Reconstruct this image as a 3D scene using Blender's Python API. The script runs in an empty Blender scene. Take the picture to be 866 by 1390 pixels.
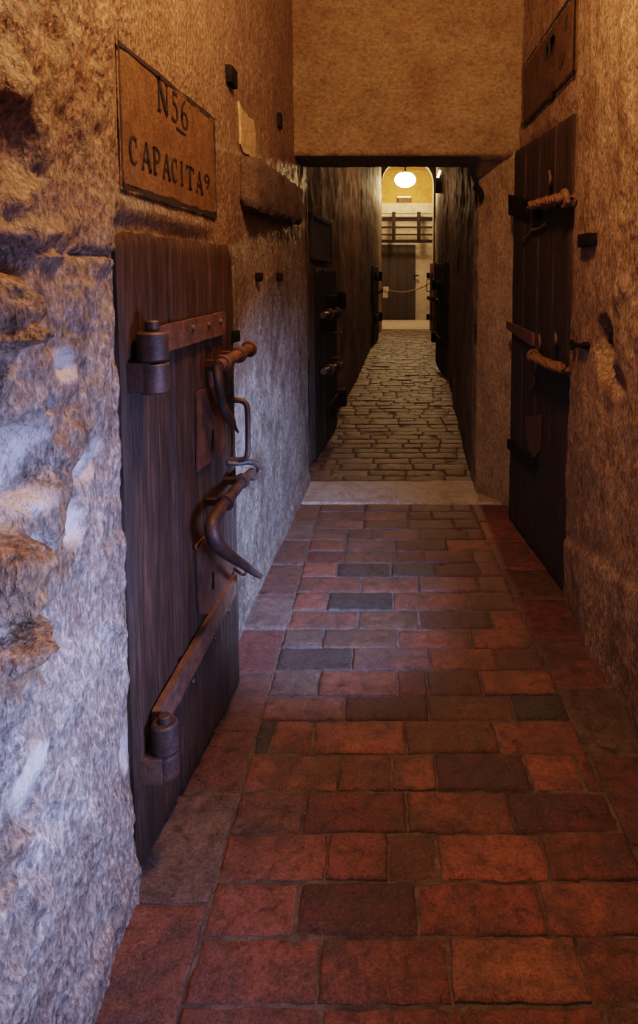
import bpy, bmesh, math, random
from mathutils import Vector, noise
random.seed(7)
S = bpy.context.scene
COL = S.collection

# ------------------------------------------------------------------ camera
F, CX, CY, W, HH = 900.0, 520.0, 448.0, 866, 1390
PITCH = math.atan(78 / 900.0)
EYE = 1.5
cd = bpy.data.cameras.new('camera')
cam = bpy.data.objects.new('camera', cd)
COL.objects.link(cam)
cam.location = (0, 0, EYE)
cam.rotation_euler = (math.pi / 2 - PITCH, 0, 0)
cd.sensor_fit = 'VERTICAL'
cd.sensor_height = 36
cd.sensor_width = 36
cd.lens = F / HH * 36
cd.shift_x = -(CX - W / 2) / HH
cd.shift_y = -(HH / 2 - CY) / HH
cd.clip_start = 0.05
S.camera = cam


# where a sight line of the photograph meets a plane of the building (used once, to take sizes off the photo)
def ray(u, v):
    x = (u - CX) / F
    y = (CY - v) / F
    return Vector((x, math.cos(PITCH) + y * math.sin(PITCH), -math.sin(PITCH) + y * math.cos(PITCH)))


def atx(u, v, X):
    r = ray(u, v); t = X / r.x
    return Vector((X, r.y * t, EYE + r.z * t))


def aty(u, v, Y):
    r = ray(u, v); t = Y / r.y
    return Vector((r.x * t, Y, EYE + r.z * t))


def onplane(u, v, p0, n):
    r = ray(u, v); o = Vector((0, 0, EYE))
    return o + r * ((p0 - o).dot(n) / r.dot(n))


# ------------------------------------------------------------------ materials
def mat(name):
    m = bpy.data.materials.new(name)
    m.use_nodes = True
    nt = m.node_tree
    nt.nodes.clear()
    out = nt.nodes.new('ShaderNodeOutputMaterial')
    b = nt.nodes.new('ShaderNodeBsdfPrincipled')
    nt.links.new(b.outputs[0], out.inputs[0])
    return m, nt, b


def nd(nt, t, **kw):
    n = nt.nodes.new(t)
    for k, v in kw.items():
        if k in n.inputs:
            n.inputs[k].default_value = v
        else:
            setattr(n, k, v)
    return n


def coords(nt, scale=(1, 1, 1), loc=(0, 0, 0)):
    tc = nd(nt, 'ShaderNodeTexCoord')
    mp = nd(nt, 'ShaderNodeMapping')
    mp.inputs['Scale'].default_value = scale
    mp.inputs['Location'].default_value = loc
    nt.links.new(tc.outputs['Object'], mp.inputs['Vector'])
    return mp.outputs[0]


def noise_n(nt, vec, scale, detail=6, rough=0.6, dist=0.0):
    n = nd(nt, 'ShaderNodeTexNoise')
    n.inputs['Scale'].default_value = scale
    n.inputs['Detail'].default_value = detail
    n.inputs['Roughness'].default_value = rough
    n.inputs['Distortion'].default_value = dist
    nt.links.new(vec, n.inputs['Vector'])
    return n.outputs['Fac']


def ramp(nt, fac, stops):
    r = nd(nt, 'ShaderNodeValToRGB')
    e = r.color_ramp.elements
    while len(e) < len(stops):
        e.new(0.5)
    for k, (p, c) in enumerate(stops):
        e[k].position = p
        e[k].color = (c, c, c, 1) if isinstance(c, (int, float)) else (*c, 1)
    nt.links.new(fac, r.inputs[0])
    return r.outputs[0]


def mix(nt, fac, a, b, mode='MIX'):
    m = nd(nt, 'ShaderNodeMix', data_type='RGBA', blend_type=mode)
    for sock, val in ((m.inputs[0], fac), (m.inputs[6], a), (m.inputs[7], b)):
        if isinstance(val, (int, float)):
            sock.default_value = val
        elif isinstance(val, tuple):
            sock.default_value = (*val, 1)
        else:
            nt.links.new(val, sock)
    return m.outputs[2]


def bump(nt, b, h, strength, dist, prev=None):
    n = nd(nt, 'ShaderNodeBump')
    n.inputs['Strength'].default_value = strength
    n.inputs['Distance'].default_value = dist
    nt.links.new(h, n.inputs['Height'])
    if prev is not None:
        nt.links.new(prev, n.inputs['Normal'])
    nt.links.new(n.outputs[0], b.inputs['Normal'])
    return n.outputs[0]


def stone(name, light, mid, dark, rough=(0.45, 0.8), bs=1.0, stretch=(1, 1, 1), scale=1.0, spec=0.5, pits=0.35, tool=0.0, stain=None, chips_glints=False):
    m, nt, b = mat(name)
    v = coords(nt, stretch)
    big = noise_n(nt, v, 1.7 * scale, 7, 0.68, 0.3)
    med = noise_n(nt, v, 9 * scale, 9, 0.75)
    fine = noise_n(nt, v, 60 * scale, 6, 0.75)
    grit = noise_n(nt, v, 190 * scale, 3, 0.7)
    c = ramp(nt, big, [(0.36, dark), (0.46, mid), (0.56, light), (0.68, mid)])
    c2 = ramp(nt, med, [(0.34, dark), (0.48, mid), (0.62, light)])
    c = mix(nt, 0.6, c, c2)
    if stain:
        c = mix(nt, ramp(nt, noise_n(nt, v, 3.4 * scale, 7, 0.72, 0.3), [(0.50, 0.0), (0.66, 0.75)]), c, stain)
    c = mix(nt, pits, c, ramp(nt, fine, [(0.38, 0.12), (0.52, 0.85), (0.66, 1.35)]), 'MULTIPLY')
    c = mix(nt, pits * 0.8, c, ramp(nt, grit, [(0.36, 0.2), (0.52, 0.95), (0.66, 1.5)]), 'MULTIPLY')
    p = None
    mask = 1.0
    if chips_glints:
        at = nd(nt, 'ShaderNodeAttribute', attribute_name='chip_glint')
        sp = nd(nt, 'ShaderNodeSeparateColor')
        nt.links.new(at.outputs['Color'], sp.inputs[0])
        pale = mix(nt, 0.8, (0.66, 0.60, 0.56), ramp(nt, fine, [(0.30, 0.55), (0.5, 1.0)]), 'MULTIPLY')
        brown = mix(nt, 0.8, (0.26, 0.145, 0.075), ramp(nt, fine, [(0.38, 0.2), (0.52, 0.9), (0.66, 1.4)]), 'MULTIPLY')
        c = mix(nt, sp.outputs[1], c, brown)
    if tool:
        ch = noise_n(nt, coords(nt, (105, 105, 52)), 1.0, 2, 0.5)
        c = mix(nt, tool * 0.7, c, ramp(nt, ch, [(0.36, 0.22), (0.52, 0.95), (0.64, 1.7)]), 'MULTIPLY')
        p = bump(nt, b, ch, tool, 0.014)
    if chips_glints:
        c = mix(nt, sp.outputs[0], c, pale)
    nt.links.new(c, b.inputs['Base Color'])
    r = ramp(nt, med, [(0.3, rough[0]), (0.7, rough[1])])
    nt.links.new(r, b.inputs['Roughness'])
    b.inputs['Specular IOR Level'].default_value = spec
    p = bump(nt, b, med, 0.6 * bs, 0.03, p)
    p = bump(nt, b, fine, 0.7 * bs, 0.010, p)
    bump(nt, b, grit, 0.5 * bs, 0.003, p)
    return m


def wood(name, a, bcol, c, rough=0.6, axis='z', wear=(0.10, 0.085, 0.075)):
    m, nt, b = mat(name)
    sc = {'z': (22, 22, 1.3), 'y': (22, 1.3, 22), 'x': (1.3, 22, 22)}[axis]
    v = coords(nt, sc)
    g = noise_n(nt, v, 1.6, 10, 0.68, 0.8)
    v2 = coords(nt)
    bl = noise_n(nt, v2, 3.0, 5, 0.6)
    fn = noise_n(nt, coords(nt, tuple(x * 5 for x in sc)), 1.2, 4, 0.6)
    col = ramp(nt, g, [(0.30, a), (0.50, bcol), (0.68, c)])
    col = mix(nt, ramp(nt, bl, [(0.42, 0.0), (0.75, 0.75)]), col, wear)
    col = mix(nt, 0.5, col, ramp(nt, fn, [(0.35, 0.35), (0.52, 0.95), (0.68, 1.9)]), 'MULTIPLY')
    nt.links.new(col, b.inputs['Base Color'])
    b.inputs['Roughness'].default_value = rough
    b.inputs['Specular IOR Level'].default_value = 0.35
    p = bump(nt, b, g, 0.7, 0.012)
    bump(nt, b, fn, 0.4, 0.003, p)
    return m


def iron(name, base, rust, rough=0.5, metallic=0.25):
    m, nt, b = mat(name)
    v = coords(nt)
    n1 = noise_n(nt, v, 22, 8, 0.7)
    n2 = noise_n(nt, v, 140, 5, 0.7)
    c = ramp(nt, n1, [(0.36, base), (0.52, tuple((x + y) / 2 for x, y in zip(base, rust))), (0.66, rust)])
    c = mix(nt, 0.5, c, ramp(nt, n2, [(0.35, 0.5), (0.6, 1.0)]), 'MULTIPLY')
    nt.links.new(c, b.inputs['Base Color'])
    b.inputs['Metallic'].default_value = metallic
    nt.links.new(ramp(nt, n2, [(0.3, rough - 0.12), (0.7, rough + 0.2)]), b.inputs['Roughness'])
    p = bump(nt, b, n1, 0.5, 0.004)
    bump(nt, b, n2, 0.5, 0.0015, p)
    return m


def brick_mat(name):
    m, nt, b = mat(name)
    at = nd(nt, 'ShaderNodeAttribute', attribute_name='tint')
    v = coords(nt)
    n0 = noise_n(nt, v, 5, 6, 0.65, 0.6)
    n1 = noise_n(nt, v, 24, 8, 0.75, 0.4)
    n2 = noise_n(nt, v, 130, 6, 0.75)
    n3 = noise_n(nt, v, 330, 3, 0.7)
    c = mix(nt, 0.9, at.outputs['Color'], ramp(nt, n1, [(0.32, (0.22, 0.20, 0.21)), (0.48, (0.85, 0.85, 0.85)), (0.64, (1.35, 1.22, 1.12))]), 'MULTIPLY')
    c = mix(nt, ramp(nt, n0, [(0.42, 0.0), (0.66, 0.8)]), c, (0.075, 0.052, 0.047))
    c = mix(nt, ramp(nt, n2, [(0.56, 0.0), (0.70, 0.6)]), c, (0.30, 0.20, 0.165))
    c = mix(nt, 0.75, c, ramp(nt, n2, [(0.33, 0.25), (0.50, 1.0)]), 'MULTIPLY')
    c = mix(nt, 0.55, c, ramp(nt, n3, [(0.36, 0.25), (0.52, 0.95), (0.66, 1.5)]), 'MULTIPLY')
    nt.links.new(c, b.inputs['Base Color'])
    nt.links.new(ramp(nt, n1, [(0.3, 0.30), (0.7, 0.6)]), b.inputs['Roughness'])
    b.inputs['Specular IOR Level'].default_value = 0.5
    p = bump(nt, b, n1, 0.7, 0.014)
    p = bump(nt, b, n2, 0.8, 0.005, p)
    bump(nt, b, n3, 0.5, 0.002, p)
    return m


def plain(name, col, rough=0.6, metallic=0.0, nscale=20, var=0.35, bs=0.2):
    m, nt, b = mat(name)
    n = noise_n(nt, coords(nt), nscale, 5, 0.6)
    c = mix(nt, 1.0, col, ramp(nt, n, [(0.3, 1 - var), (0.7, 1 + var * 0.4)]), 'MULTIPLY')
    nt.links.new(c, b.inputs['Base Color'])
    b.inputs['Roughness'].default_value = rough
    b.inputs['Metallic'].default_value = metallic
    bump(nt, b, n, bs, 0.004)
    return m


def glow(name, col, strength):
    m, nt, b = mat(name)
    b.inputs['Base Color'].default_value = (*col, 1)
    b.inputs['Emission Color'].default_value = (*col, 1)
    b.inputs['Emission Strength'].default_value = strength
    return m


M = {}
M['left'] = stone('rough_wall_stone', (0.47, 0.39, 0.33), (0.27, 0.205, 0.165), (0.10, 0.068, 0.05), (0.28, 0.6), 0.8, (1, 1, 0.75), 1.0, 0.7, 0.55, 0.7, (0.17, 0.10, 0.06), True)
M['right'] = stone('right_wall_stone', (0.44, 0.315, 0.215), (0.31, 0.21, 0.135), (0.15, 0.095, 0.058), (0.45, 0.8), 0.8, (1, 1, 0.55), 1.0, 0.35, 0.6, 0.5, (0.20, 0.115, 0.065))
M['lintel'] = stone('lintel_stone', (0.34, 0.25, 0.155), (0.26, 0.185, 0.11), (0.155, 0.105, 0.06), (0.6, 0.9), 0.6, (0.6, 1, 1), 0.9, 0.3, 0.42, 0.15, (0.20, 0.115, 0.055))
M['pier'] = stone('pier_stone', (0.42, 0.32, 0.22), (0.32, 0.235, 0.155), (0.17, 0.12, 0.078), (0.5, 0.85), 0.7, (1, 1, 0.6), 1.0, 0.3, 0.45, 0.2)
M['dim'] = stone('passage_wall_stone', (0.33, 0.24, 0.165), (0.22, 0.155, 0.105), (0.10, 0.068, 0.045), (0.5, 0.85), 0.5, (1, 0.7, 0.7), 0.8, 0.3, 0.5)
M['plaster'] = stone('pale_plaster', (0.46, 0.41, 0.36), (0.37, 0.325, 0.28), (0.24, 0.2, 0.17), (0.7, 0.9), 0.4, (1, 1, 1), 0.8, 0.2, 0.35)
M['ceil'] = stone('vault_stone', (0.46, 0.32, 0.16), (0.36, 0.24, 0.11), (0.24, 0.15, 0.07), (0.7, 0.9), 0.4)
M['slab'] = stone('threshold_stone', (0.58, 0.50, 0.45), (0.42, 0.355, 0.315), (0.18, 0.145, 0.125), (0.35, 0.65), 0.8, (1, 1, 1), 2.0, 0.5, 0.6)
M['mortar'] = stone('mortar', (0.22, 0.18, 0.155), (0.12, 0.093, 0.08), (0.035, 0.026, 0.023), (0.6, 0.9), 0.8, (1, 1, 1), 2.5, 0.3)
M['brick'] = brick_mat('worn_brick')
M['door'] = wood('weathered_door_wood', (0.016, 0.009, 0.006), (0.046, 0.025, 0.016), (0.085, 0.045, 0.028), 0.6, 'z', (0.07, 0.047, 0.036))
M['dark_door'] = wood('dark_door_wood', (0.016, 0.010, 0.008), (0.033, 0.020, 0.015), (0.055, 0.030, 0.022), 0.6, 'z', (0.045, 0.028, 0.020))
M['red_lit_door'] = wood('red_lit_door_wood', (0.06, 0.02, 0.012), (0.12, 0.035, 0.02), (0.16, 0.05, 0.03), 0.6, 'z', (0.1, 0.04, 0.03))  # red lamplight painted into the wood colour
M['iron'] = iron('dark_iron', (0.045, 0.036, 0.036), (0.115, 0.062, 0.045), 0.48, 0.3)
M['rust'] = iron('rusty_iron', (0.075, 0.045, 0.035), (0.19, 0.095, 0.055), 0.6, 0.15)
M['black'] = iron('black_iron', (0.006, 0.005, 0.005), (0.018, 0.012, 0.009), 0.7, 0.0)
for n_ in M['black'].node_tree.nodes:
    if n_.type == 'BSDF_PRINCIPLED': n_.inputs['Specular IOR Level'].default_value = 0.15
M['plate'] = iron('brown_plate', (0.055, 0.026, 0.018), (0.13, 0.058, 0.034), 0.65, 0.05)
M['rope'] = plain('hemp_rope', (0.15, 0.082, 0.042), 0.85, 0, 60, 0.5, 0.5)
M['cord'] = plain('pale_cord', (0.6, 0.52, 0.40), 0.8, 0, 60, 0.3, 0.3)
M['paper'] = plain('paper', (0.88, 0.82, 0.74), 0.8, 0, 10, 0.12, 0.1)
M['sign'] = stone('sign_panel', (0.215, 0.125, 0.062), (0.155, 0.082, 0.038), (0.085, 0.042, 0.02), (0.6, 0.85), 0.5, (1, 1, 1), 1.6, 0.25, 0.5)
M['sign_dim'] = stone('dim_sign_panel', (0.15, 0.095, 0.05), (0.105, 0.062, 0.03), (0.055, 0.03, 0.016), (0.6, 0.9), 0.4, (1, 1, 1), 1.6, 0.2, 0.5)
M['paint'] = plain('black_paint', (0.018, 0.011, 0.009), 0.75, 0, 60, 0.6, 0.2)
M['faint'] = plain('faded_paint', (0.05, 0.028, 0.016), 0.8, 0, 60, 0.6, 0.2)
M['corbel'] = stone('corbel_stone', (0.27, 0.20, 0.165), (0.20, 0.145, 0.118), (0.10, 0.07, 0.056), (0.6, 0.9), 1.3, (1, 1, 1), 2.2, 0.25, 0.6)
M['patch'] = stone('pale_patch', (0.62, 0.46, 0.30), (0.52, 0.37, 0.23), (0.36, 0.24, 0.15), (0.7, 0.9), 0.7, (1, 1, 1), 1.5, 0.2, 0.3)
M['dusk'] = plain('dark_panel', (0.035, 0.022, 0.014), 0.85, 0, 12, 0.6, 0.2)
M['lamp_gold'] = stone('lamplit_gold_plaster', (0.50, 0.32, 0.12), (0.42, 0.25, 0.08), (0.30, 0.17, 0.05), (0.7, 0.9), 0.5, (1, 1, 1), 1.2, 0.2, 0.4)  # lamp glow painted into the plaster as gold
M['bulb'] = glow('lamp_glow', (1.0, 0.80, 0.42), 26.0)
M['tube'] = glow('tube_glow', (1.0, 0.72, 0.38), 5.0)


# ------------------------------------------------------------------ objects
def tag(o, label=None, cat=None, group=None, kind=None):
    for k, v in (('label', label), ('category', cat), ('group', group), ('kind', kind)):
        if v:
            o[k] = v
    return o


def empty(name, loc, label, cat, group=None, kind=None):
    o = bpy.data.objects.new(name, None)
    o.location = loc
    o.empty_display_size = 0.1
    COL.objects.link(o)
    return tag(o, label, cat, group, kind)


def world_loc(o):
    p = Vector((0, 0, 0))
    while o is not None:
        p += o.location
        o = o.parent
    return p


def build(name, bm, m, parent=None, smooth=True, loc=None, angle=40):
    """bm is in world coordinates; the object's origin goes to loc (or its parent's)."""
    off = world_loc(parent) if parent is not None else Vector(loc or (0, 0, 0))
    bmesh.ops.translate(bm, verts=bm.verts[:], vec=-off)
    bmesh.ops.recalc_face_normals(bm, faces=bm.faces[:])
    me = bpy.data.meshes.new(name)
    bm.to_mesh(me)
    bm.free()
    ms = m if isinstance(m, (list, tuple)) else [m]
    for x in ms:
        me.materials.append(x)
    if smooth:
        me.shade_smooth() if hasattr(me, 'shade_smooth') else None
        if hasattr(me, 'set_sharp_from_angle'):
            me.set_sharp_from_angle(angle=math.radians(angle))
    o = bpy.data.objects.new(name, me)
    COL.objects.link(o)
    if parent is not None:
        o.parent = parent
    else:
        o.location = off
    return o


def fbm(p, s, oct=4, seed=0.0):
    return noise.fractal(Vector((p[0] * s + seed, p[1] * s + seed * 1.7, p[2] * s - seed)), 0.9, 2.0, oct)


def surf(bm, nu, nv, P, skip=None, flip=False):
    g = [[bm.verts.new(P(i, j)) for j in range(nv + 1)] for i in range(nu + 1)]
    for i in range(nu):
        for j in range(nv):
            if skip and skip(i, j):
                continue
            f = (g[i][j], g[i + 1][j], g[i + 1][j + 1], g[i][j + 1])
            bm.faces.new(f[::-1] if flip else f)
    return g


def box(bm, o, a, b, c, bev=0.0):
    """box from corner o along vectors a, b, c"""
    o, a, b, c = Vector(o), Vector(a), Vector(b), Vector(c)
    vs = [bm.verts.new(o + a * i + b * j + c * k) for k in (0, 1) for j in (0, 1) for i in (0, 1)]
    fs = [bm.faces.new([vs[q] for q in f]) for f in ((0, 2, 3, 1), (4, 5, 7, 6), (0, 1, 5, 4), (2, 6, 7, 3), (0, 4, 6, 2), (1, 3, 7, 5))]
    if bev:
        es = list({e for f in fs for e in f.edges})
        bmesh.ops.bevel(bm, geom=es, offset=bev, segments=2, affect='EDGES', profile=0.6)


def bx(bm, x0, x1, y0, y1, z0, z1, bev=0.0):
    box(bm, (x0, y0, z0), (x1 - x0, 0, 0), (0, y1 - y0, 0), (0, 0, z1 - z0), bev)


def tube(bm, pts, rad, seg=12, flat=None, caps=True, sub=1):
    pts = [Vector(p) for p in pts]
    if not isinstance(rad, (list, tuple)):
        rad = [rad] * len(pts)
    if sub > 1:                                   # Catmull-Rom
        q, r = [], []
        n = len(pts)
        for i in range(n - 1):
            p0, p1, p2, p3 = pts[max(i - 1, 0)], pts[i], pts[i + 1], pts[min(i + 2, n - 1)]
            for k in range(sub):
                t = k / sub
                q.append(0.5 * ((2 * p1) + (p2 - p0) * t + (2 * p0 - 5 * p1 + 4 * p2 - p3) * t * t + (3 * p1 - p0 - 3 * p2 + p3) * t ** 3))
                r.append(rad[i] * (1 - t) + rad[i + 1] * t)
        q.append(pts[-1]); r.append(rad[-1])
        pts, rad = q, r
    n = len(pts)
    tan = []
    for i in range(n):
        d = pts[min(i + 1, n - 1)] - pts[max(i - 1, 0)]
        tan.append(d.normalized() if d.length > 1e-9 else Vector((0, 0, 1)))
    ref = Vector((0, 0, 1)) if abs(tan[0].z) < 0.9 else Vector((0, 1, 0))
    nn = (ref - tan[0] * ref.dot(tan[0])).normalized()
    rings = []
    for i in range(n):
        nn = (nn - tan[i] * nn.dot(tan[i])).normalized()
        bb = tan[i].cross(nn)
        fl = flat[i] if isinstance(flat, list) else (flat or 1.0)
        rings.append([bm.verts.new(pts[i] + (nn * math.cos(a) + bb * math.sin(a) * fl) * rad[i]) for a in [2 * math.pi * k / seg for k in range(seg)]])
    for i in range(n - 1):
        for k in range(seg):
            bm.faces.new((rings[i][k], rings[i][(k + 1) % seg], rings[i + 1][(k + 1) % seg], rings[i + 1][k]))
    if caps:
        bm.faces.new(rings[0][::-1])
        bm.faces.new(rings[-1])


def cyl(bm, p0, p1, r, seg=20, bev=0.003):
    p0, p1 = Vector(p0), Vector(p1)
    d = (p1 - p0).normalized()
    tube(bm, [p0, p0 + d * 1e-4, p0 + d * bev, p1 - d * bev, p1 - d * 1e-4, p1], [r - bev, r - bev, r, r, r - bev, r - bev], seg)


def ring(bm, c, axis, R, r, seg=20, a0=0, a1=2 * math.pi):
    axis = Vector(axis).normalized()
    ref = Vector((0, 0, 1)) if abs(axis.z) < 0.9 else Vector((1, 0, 0))
    u = (ref - axis * ref.dot(axis)).normalized()
    v = axis.cross(u)
    n = seg
    pts = [Vector(c) + (u * math.cos(a) + v * math.sin(a)) * R for a in [a0 + (a1 - a0) * k / n for k in range(n + 1)]]
    tube(bm, pts, r, 8, caps=True)


def strands(bm, pts, R, r, turns, n=3, steps=None):
    """twisted rope along a polyline"""
    pts = [Vector(p) for p in pts]
    L = [0]
    for a, b in zip(pts, pts[1:]):
        L.append(L[-1] + (b - a).length)
    steps = steps or int(turns * 12)
    def at(t):
        d = t * L[-1]
        for k in range(len(pts) - 1):
            if d <= L[k + 1] or k == len(pts) - 2:
                return pts[k].lerp(pts[k + 1], (d - L[k]) / (L[k + 1] - L[k]))
    ax = (pts[-1] - pts[0]).normalized()
    ref = Vector((0, 0, 1)) if abs(ax.z) < 0.9 else Vector((1, 0, 0))
    u = (ref - ax * ref.dot(ax)).normalized(); v = ax.cross(u)
    for s in range(n):
        q = []
        for k in range(steps + 1):
            t = k / steps
            a = 2 * math.pi * (turns * t + s / n)
            q.append(at(t) + (u * math.cos(a) + v * math.sin(a)) * R * (1 + 0.18 * math.sin(t * 23 + s)))
        tube(bm, q, r, 6)


def poly(bm, pts, t):
    """flat plate: pts world outline, t thickness vector"""
    t = Vector(t)
    a = [bm.verts.new(Vector(p)) for p in pts]
    b = [bm.verts.new(Vector(p) + t) for p in pts]
    bm.faces.new(a[::-1]); bm.faces.new(b)
    n = len(a)
    for i in range(n):
        bm.faces.new((a[i], a[(i + 1) % n], b[(i + 1) % n], b[i]))


# ------------------------------------------------------------------ measurements
XL, XR = -0.60, 0.84
Y_L = 4.15          # face of the cross wall above the passage
Z_L = 2.216         # underside of the lintel


def lerp_table(t, y):
    for (y0, x0), (y1, x1) in zip(t, t[1:]):
        if y <= y1:
            return x0 + (x1 - x0) * max(0, (y - y0) / (y1 - y0))
    return t[-1][1]


def xl(y):          # left wall line
    return lerp_table([(3.0, XL), (4.6, -0.525), (5.0, -0.585), (6.6, -0.50), (9.0, -0.375), (13.5, -0.235), (17.5, -0.05)], y)


def xr(y):          # right wall line of the far passage
    return lerp_table([(4.6, 0.64), (7.1, 0.775), (9.2, 0.925), (11.0, 0.965), (17.5, 1.37)], y)


def gauss(y, z, cy, cz, sy, sz):
    return math.exp(-((y - cy) / sy) ** 2 - ((z - cz) / sz) ** 2)


def sst(a, b, x):
    t = min(1, max(0, (x - a) / (b - a)))
    return t * t * (3 - 2 * t)


# ------------------------------------------------------------------ floor
RED = (0.28, 0.112, 0.080); ORG = (0.325, 0.138, 0.090); DRK = (0.125, 0.060, 0.050); MAU = (0.20, 0.102, 0.086)
GRY = (0.18, 0.135, 0.118); SLT = (0.062, 0.057, 0.058); BRN = (0.175, 0.09, 0.062); MAR = (0.155, 0.060, 0.052)
EDGEL, EDGER = -0.416, 0.655
rows_v = [1300, 1269, 1194, 1129, 1072, 1022, 977, 943, 909, 879, 853, 827.5, 803, 782, 763, 747, 732, 717, 705, 694]


def fy(v):
    r = ray(520, v); return r.y * (-EYE / r.z)


def fx(cxp, cyp):   # photo crop pixels of the floor study -> x on the floor
    u, v = 160 + cxp / 1.2266, 640 + cyp / 1.2266
    r = ray(u, v); return r.x * (-EYE / r.z)


# rows from the camera outwards: joint positions across (in the crop) and the tint of each brick
spec = {
    1: (735, [122, 338, 550, 765], [RED, RED, RED, RED, RED]),
    2: (680, [140, 297, 500, 708], [RED, MAR, RED, RED, RED]),
}
rowspec = [
    (790, [122, 338, 550, 765, 980], [RED, RED, ORG, RED]),
    (725, [131, 297, 500, 708, 915], [RED, MAR, RED, RED]),
    (640, [154, 348, 450, 533, 712, 880], [ORG, RED, ORG, ORG, RED]),
    (565, [180, 310, 480, 655, 836], [MAU, MAR, ORG, MAR]),
    (500, [203, 368, 457, 530, 683, 770, 812], [ORG, RED, ORG, DRK, RED, RED]),
    (440, [218, 258, 325, 478, 632, 782], [SLT, RED, ORG, BRN, RED]),
    (393, [236, 378, 517, 658, 758], [MAU, DRK, BRN, SLT]),
    (350, [245, 335, 465, 515, 605, 745], [GRY, RED, MAR, DRK, ORG]),
    (311, [262, 390, 520, 630, 720], [SLT, MAU, RED, MAR]),
    (276, [278, 342, 465, 588, 705], [GRY, BRN, RED, RED]),
    (244, [285, 400, 500, 622, 695], [RED, BRN, DRK, RED]),
    (214, [291, 350, 458, 585, 683], [RED, SLT, RED, MAU]),
    (187, [298, 405, 500, 600, 672], [RED, RED, MAU, MAU]),
    (162, [308, 365, 455, 530, 600, 660], [RED, SLT, SLT, MAR, MAU]),
]
bm = bmesh.new()
lay = bm.loops.layers.float_color.new('tint')


def brick(x0, x1, y0, y1, tint, z=0.0, n=None, gap=0.0045, drop=0.011, wob=1.0, lx=None):
    w, d = x1 - x0, y1 - y0
    step = 0.018 if y0 < 2.4 else (0.03 if y0 < 4.7 else 0.07)
    nx = max(3, min(24, int(w / step))); ny = max(3, min(24, int(d / step)))
    sd = random.uniform(0, 50)
    dz = random.uniform(-0.003, 0.003) * wob
    tx, ty = random.uniform(-0.012, 0.012), random.uniform(-0.02, 0.02)
    k = random.uniform(0.72, 1.08)
    col = tuple(min(1, c * k * random.uniform(0.95, 1.05)) for c in tint)
    def pos(q, a0, a1, n_):
        # tight ring near the edge for a rounded arris
        if q == 0: return a0 + gap * 0.35
        if q == 1: return a0 + gap
        if q == 2: return a0 + gap + 0.006
        if q == n_ + 4: return a1 - gap * 0.35
        if q == n_ + 3: return a1 - gap
        if q == n_ + 2: return a1 - gap - 0.006
        return a0 + gap + 0.006 + (a1 - a0 - 2 * gap - 0.012) * (q - 2) / n_
    g = []
    for i in range(nx + 5):
        r_ = []
        for j in range(ny + 5):
            x, y = pos(i, x0, x1, nx), pos(j, y0, y1, ny)
            e = min(i, j, nx + 4 - i, ny + 4 - j)
            h = z + dz + tx * (x - x0 - w / 2) + ty * (y - y0 - d / 2)
            h += 0.0032 * wob * fbm((x, y, sd), 14, 3) - 0.0015
            if e == 0: h = z - drop
            elif e == 1: h -= 0.0036
            if e <= 2:
                x += 0.0042 * wob * fbm((x, y, 3.1), 22, 3)
                y += 0.0042 * wob * fbm((x, y, 8.7), 22, 3)
            r_.append(bm.verts.new((x, y, h)))
        g.append(r_)
    for i in range(nx + 4):
        for j in range(ny + 4):
            f = bm.faces.new((g[i][j], g[i + 1][j], g[i + 1][j + 1], g[i][j + 1]))
            e = min(i, j, nx + 3 - i, ny + 3 - j)
            cc = col if e > 0 else (0.10, 0.075, 0.065)
            for lp in f.loops:
                lp[lay] = (*cc, 1)


pal_near = [RED, RED, ORG, MAR, DRK, BRN, RED]
pal_mid = [MAU, MAR, DRK, RED, MAU, BRN, MAR]
ys = [fy(v) for v in rows_v] + [4.20]
ys[0] = ys[1] - 0.142


def edge_l(y): return -0.416 + (y - 1.33) * 0.004
def edge_r(y): return 0.66 - (y - 1.33) * 0.032


# rows in view
for k in range(len(ys) - 1):
    y0, y1 = ys[k], ys[k + 1]
    ym = (y0 + y1) / 2
    if k < len(rowspec):
        cyp, js, cols = rowspec[k]
        xs = [fx(j, cyp) for j in js]
        xs[0] = edge_l(ym); xs[-1] = edge_r(ym)
        for a, b, c in zip(xs, xs[1:], cols):
            brick(a, b, y0, y1, c)
    else:
        x = edge_l(ym); first = True
        while x < edge_r(ym) - 0.02:
            w_ = random.choice([0.29, 0.27, 0.15]) if not first else random.choice([0.14, 0.29, 0.2])
            first = False
            b = min(x + w_, edge_r(ym))
            if edge_r(ym) - b < 0.08: b = edge_r(ym)
            brick(x, b, y0, y1, random.choice(pal_mid))
            x = b
# rows below and behind the picture
y = ys[0]
while y > -1.2:
    x = edge_l(y)
    while x < edge_r(y) - 0.02:
        b = min(x + random.choice([0.29, 0.29, 0.16]), edge_r(y))
        if edge_r(y) - b < 0.08: b = edge_r(y)
        brick(x, b, y - 0.146, y, random.choice(pal_near))
        x = b
    y -= 0.146
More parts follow.
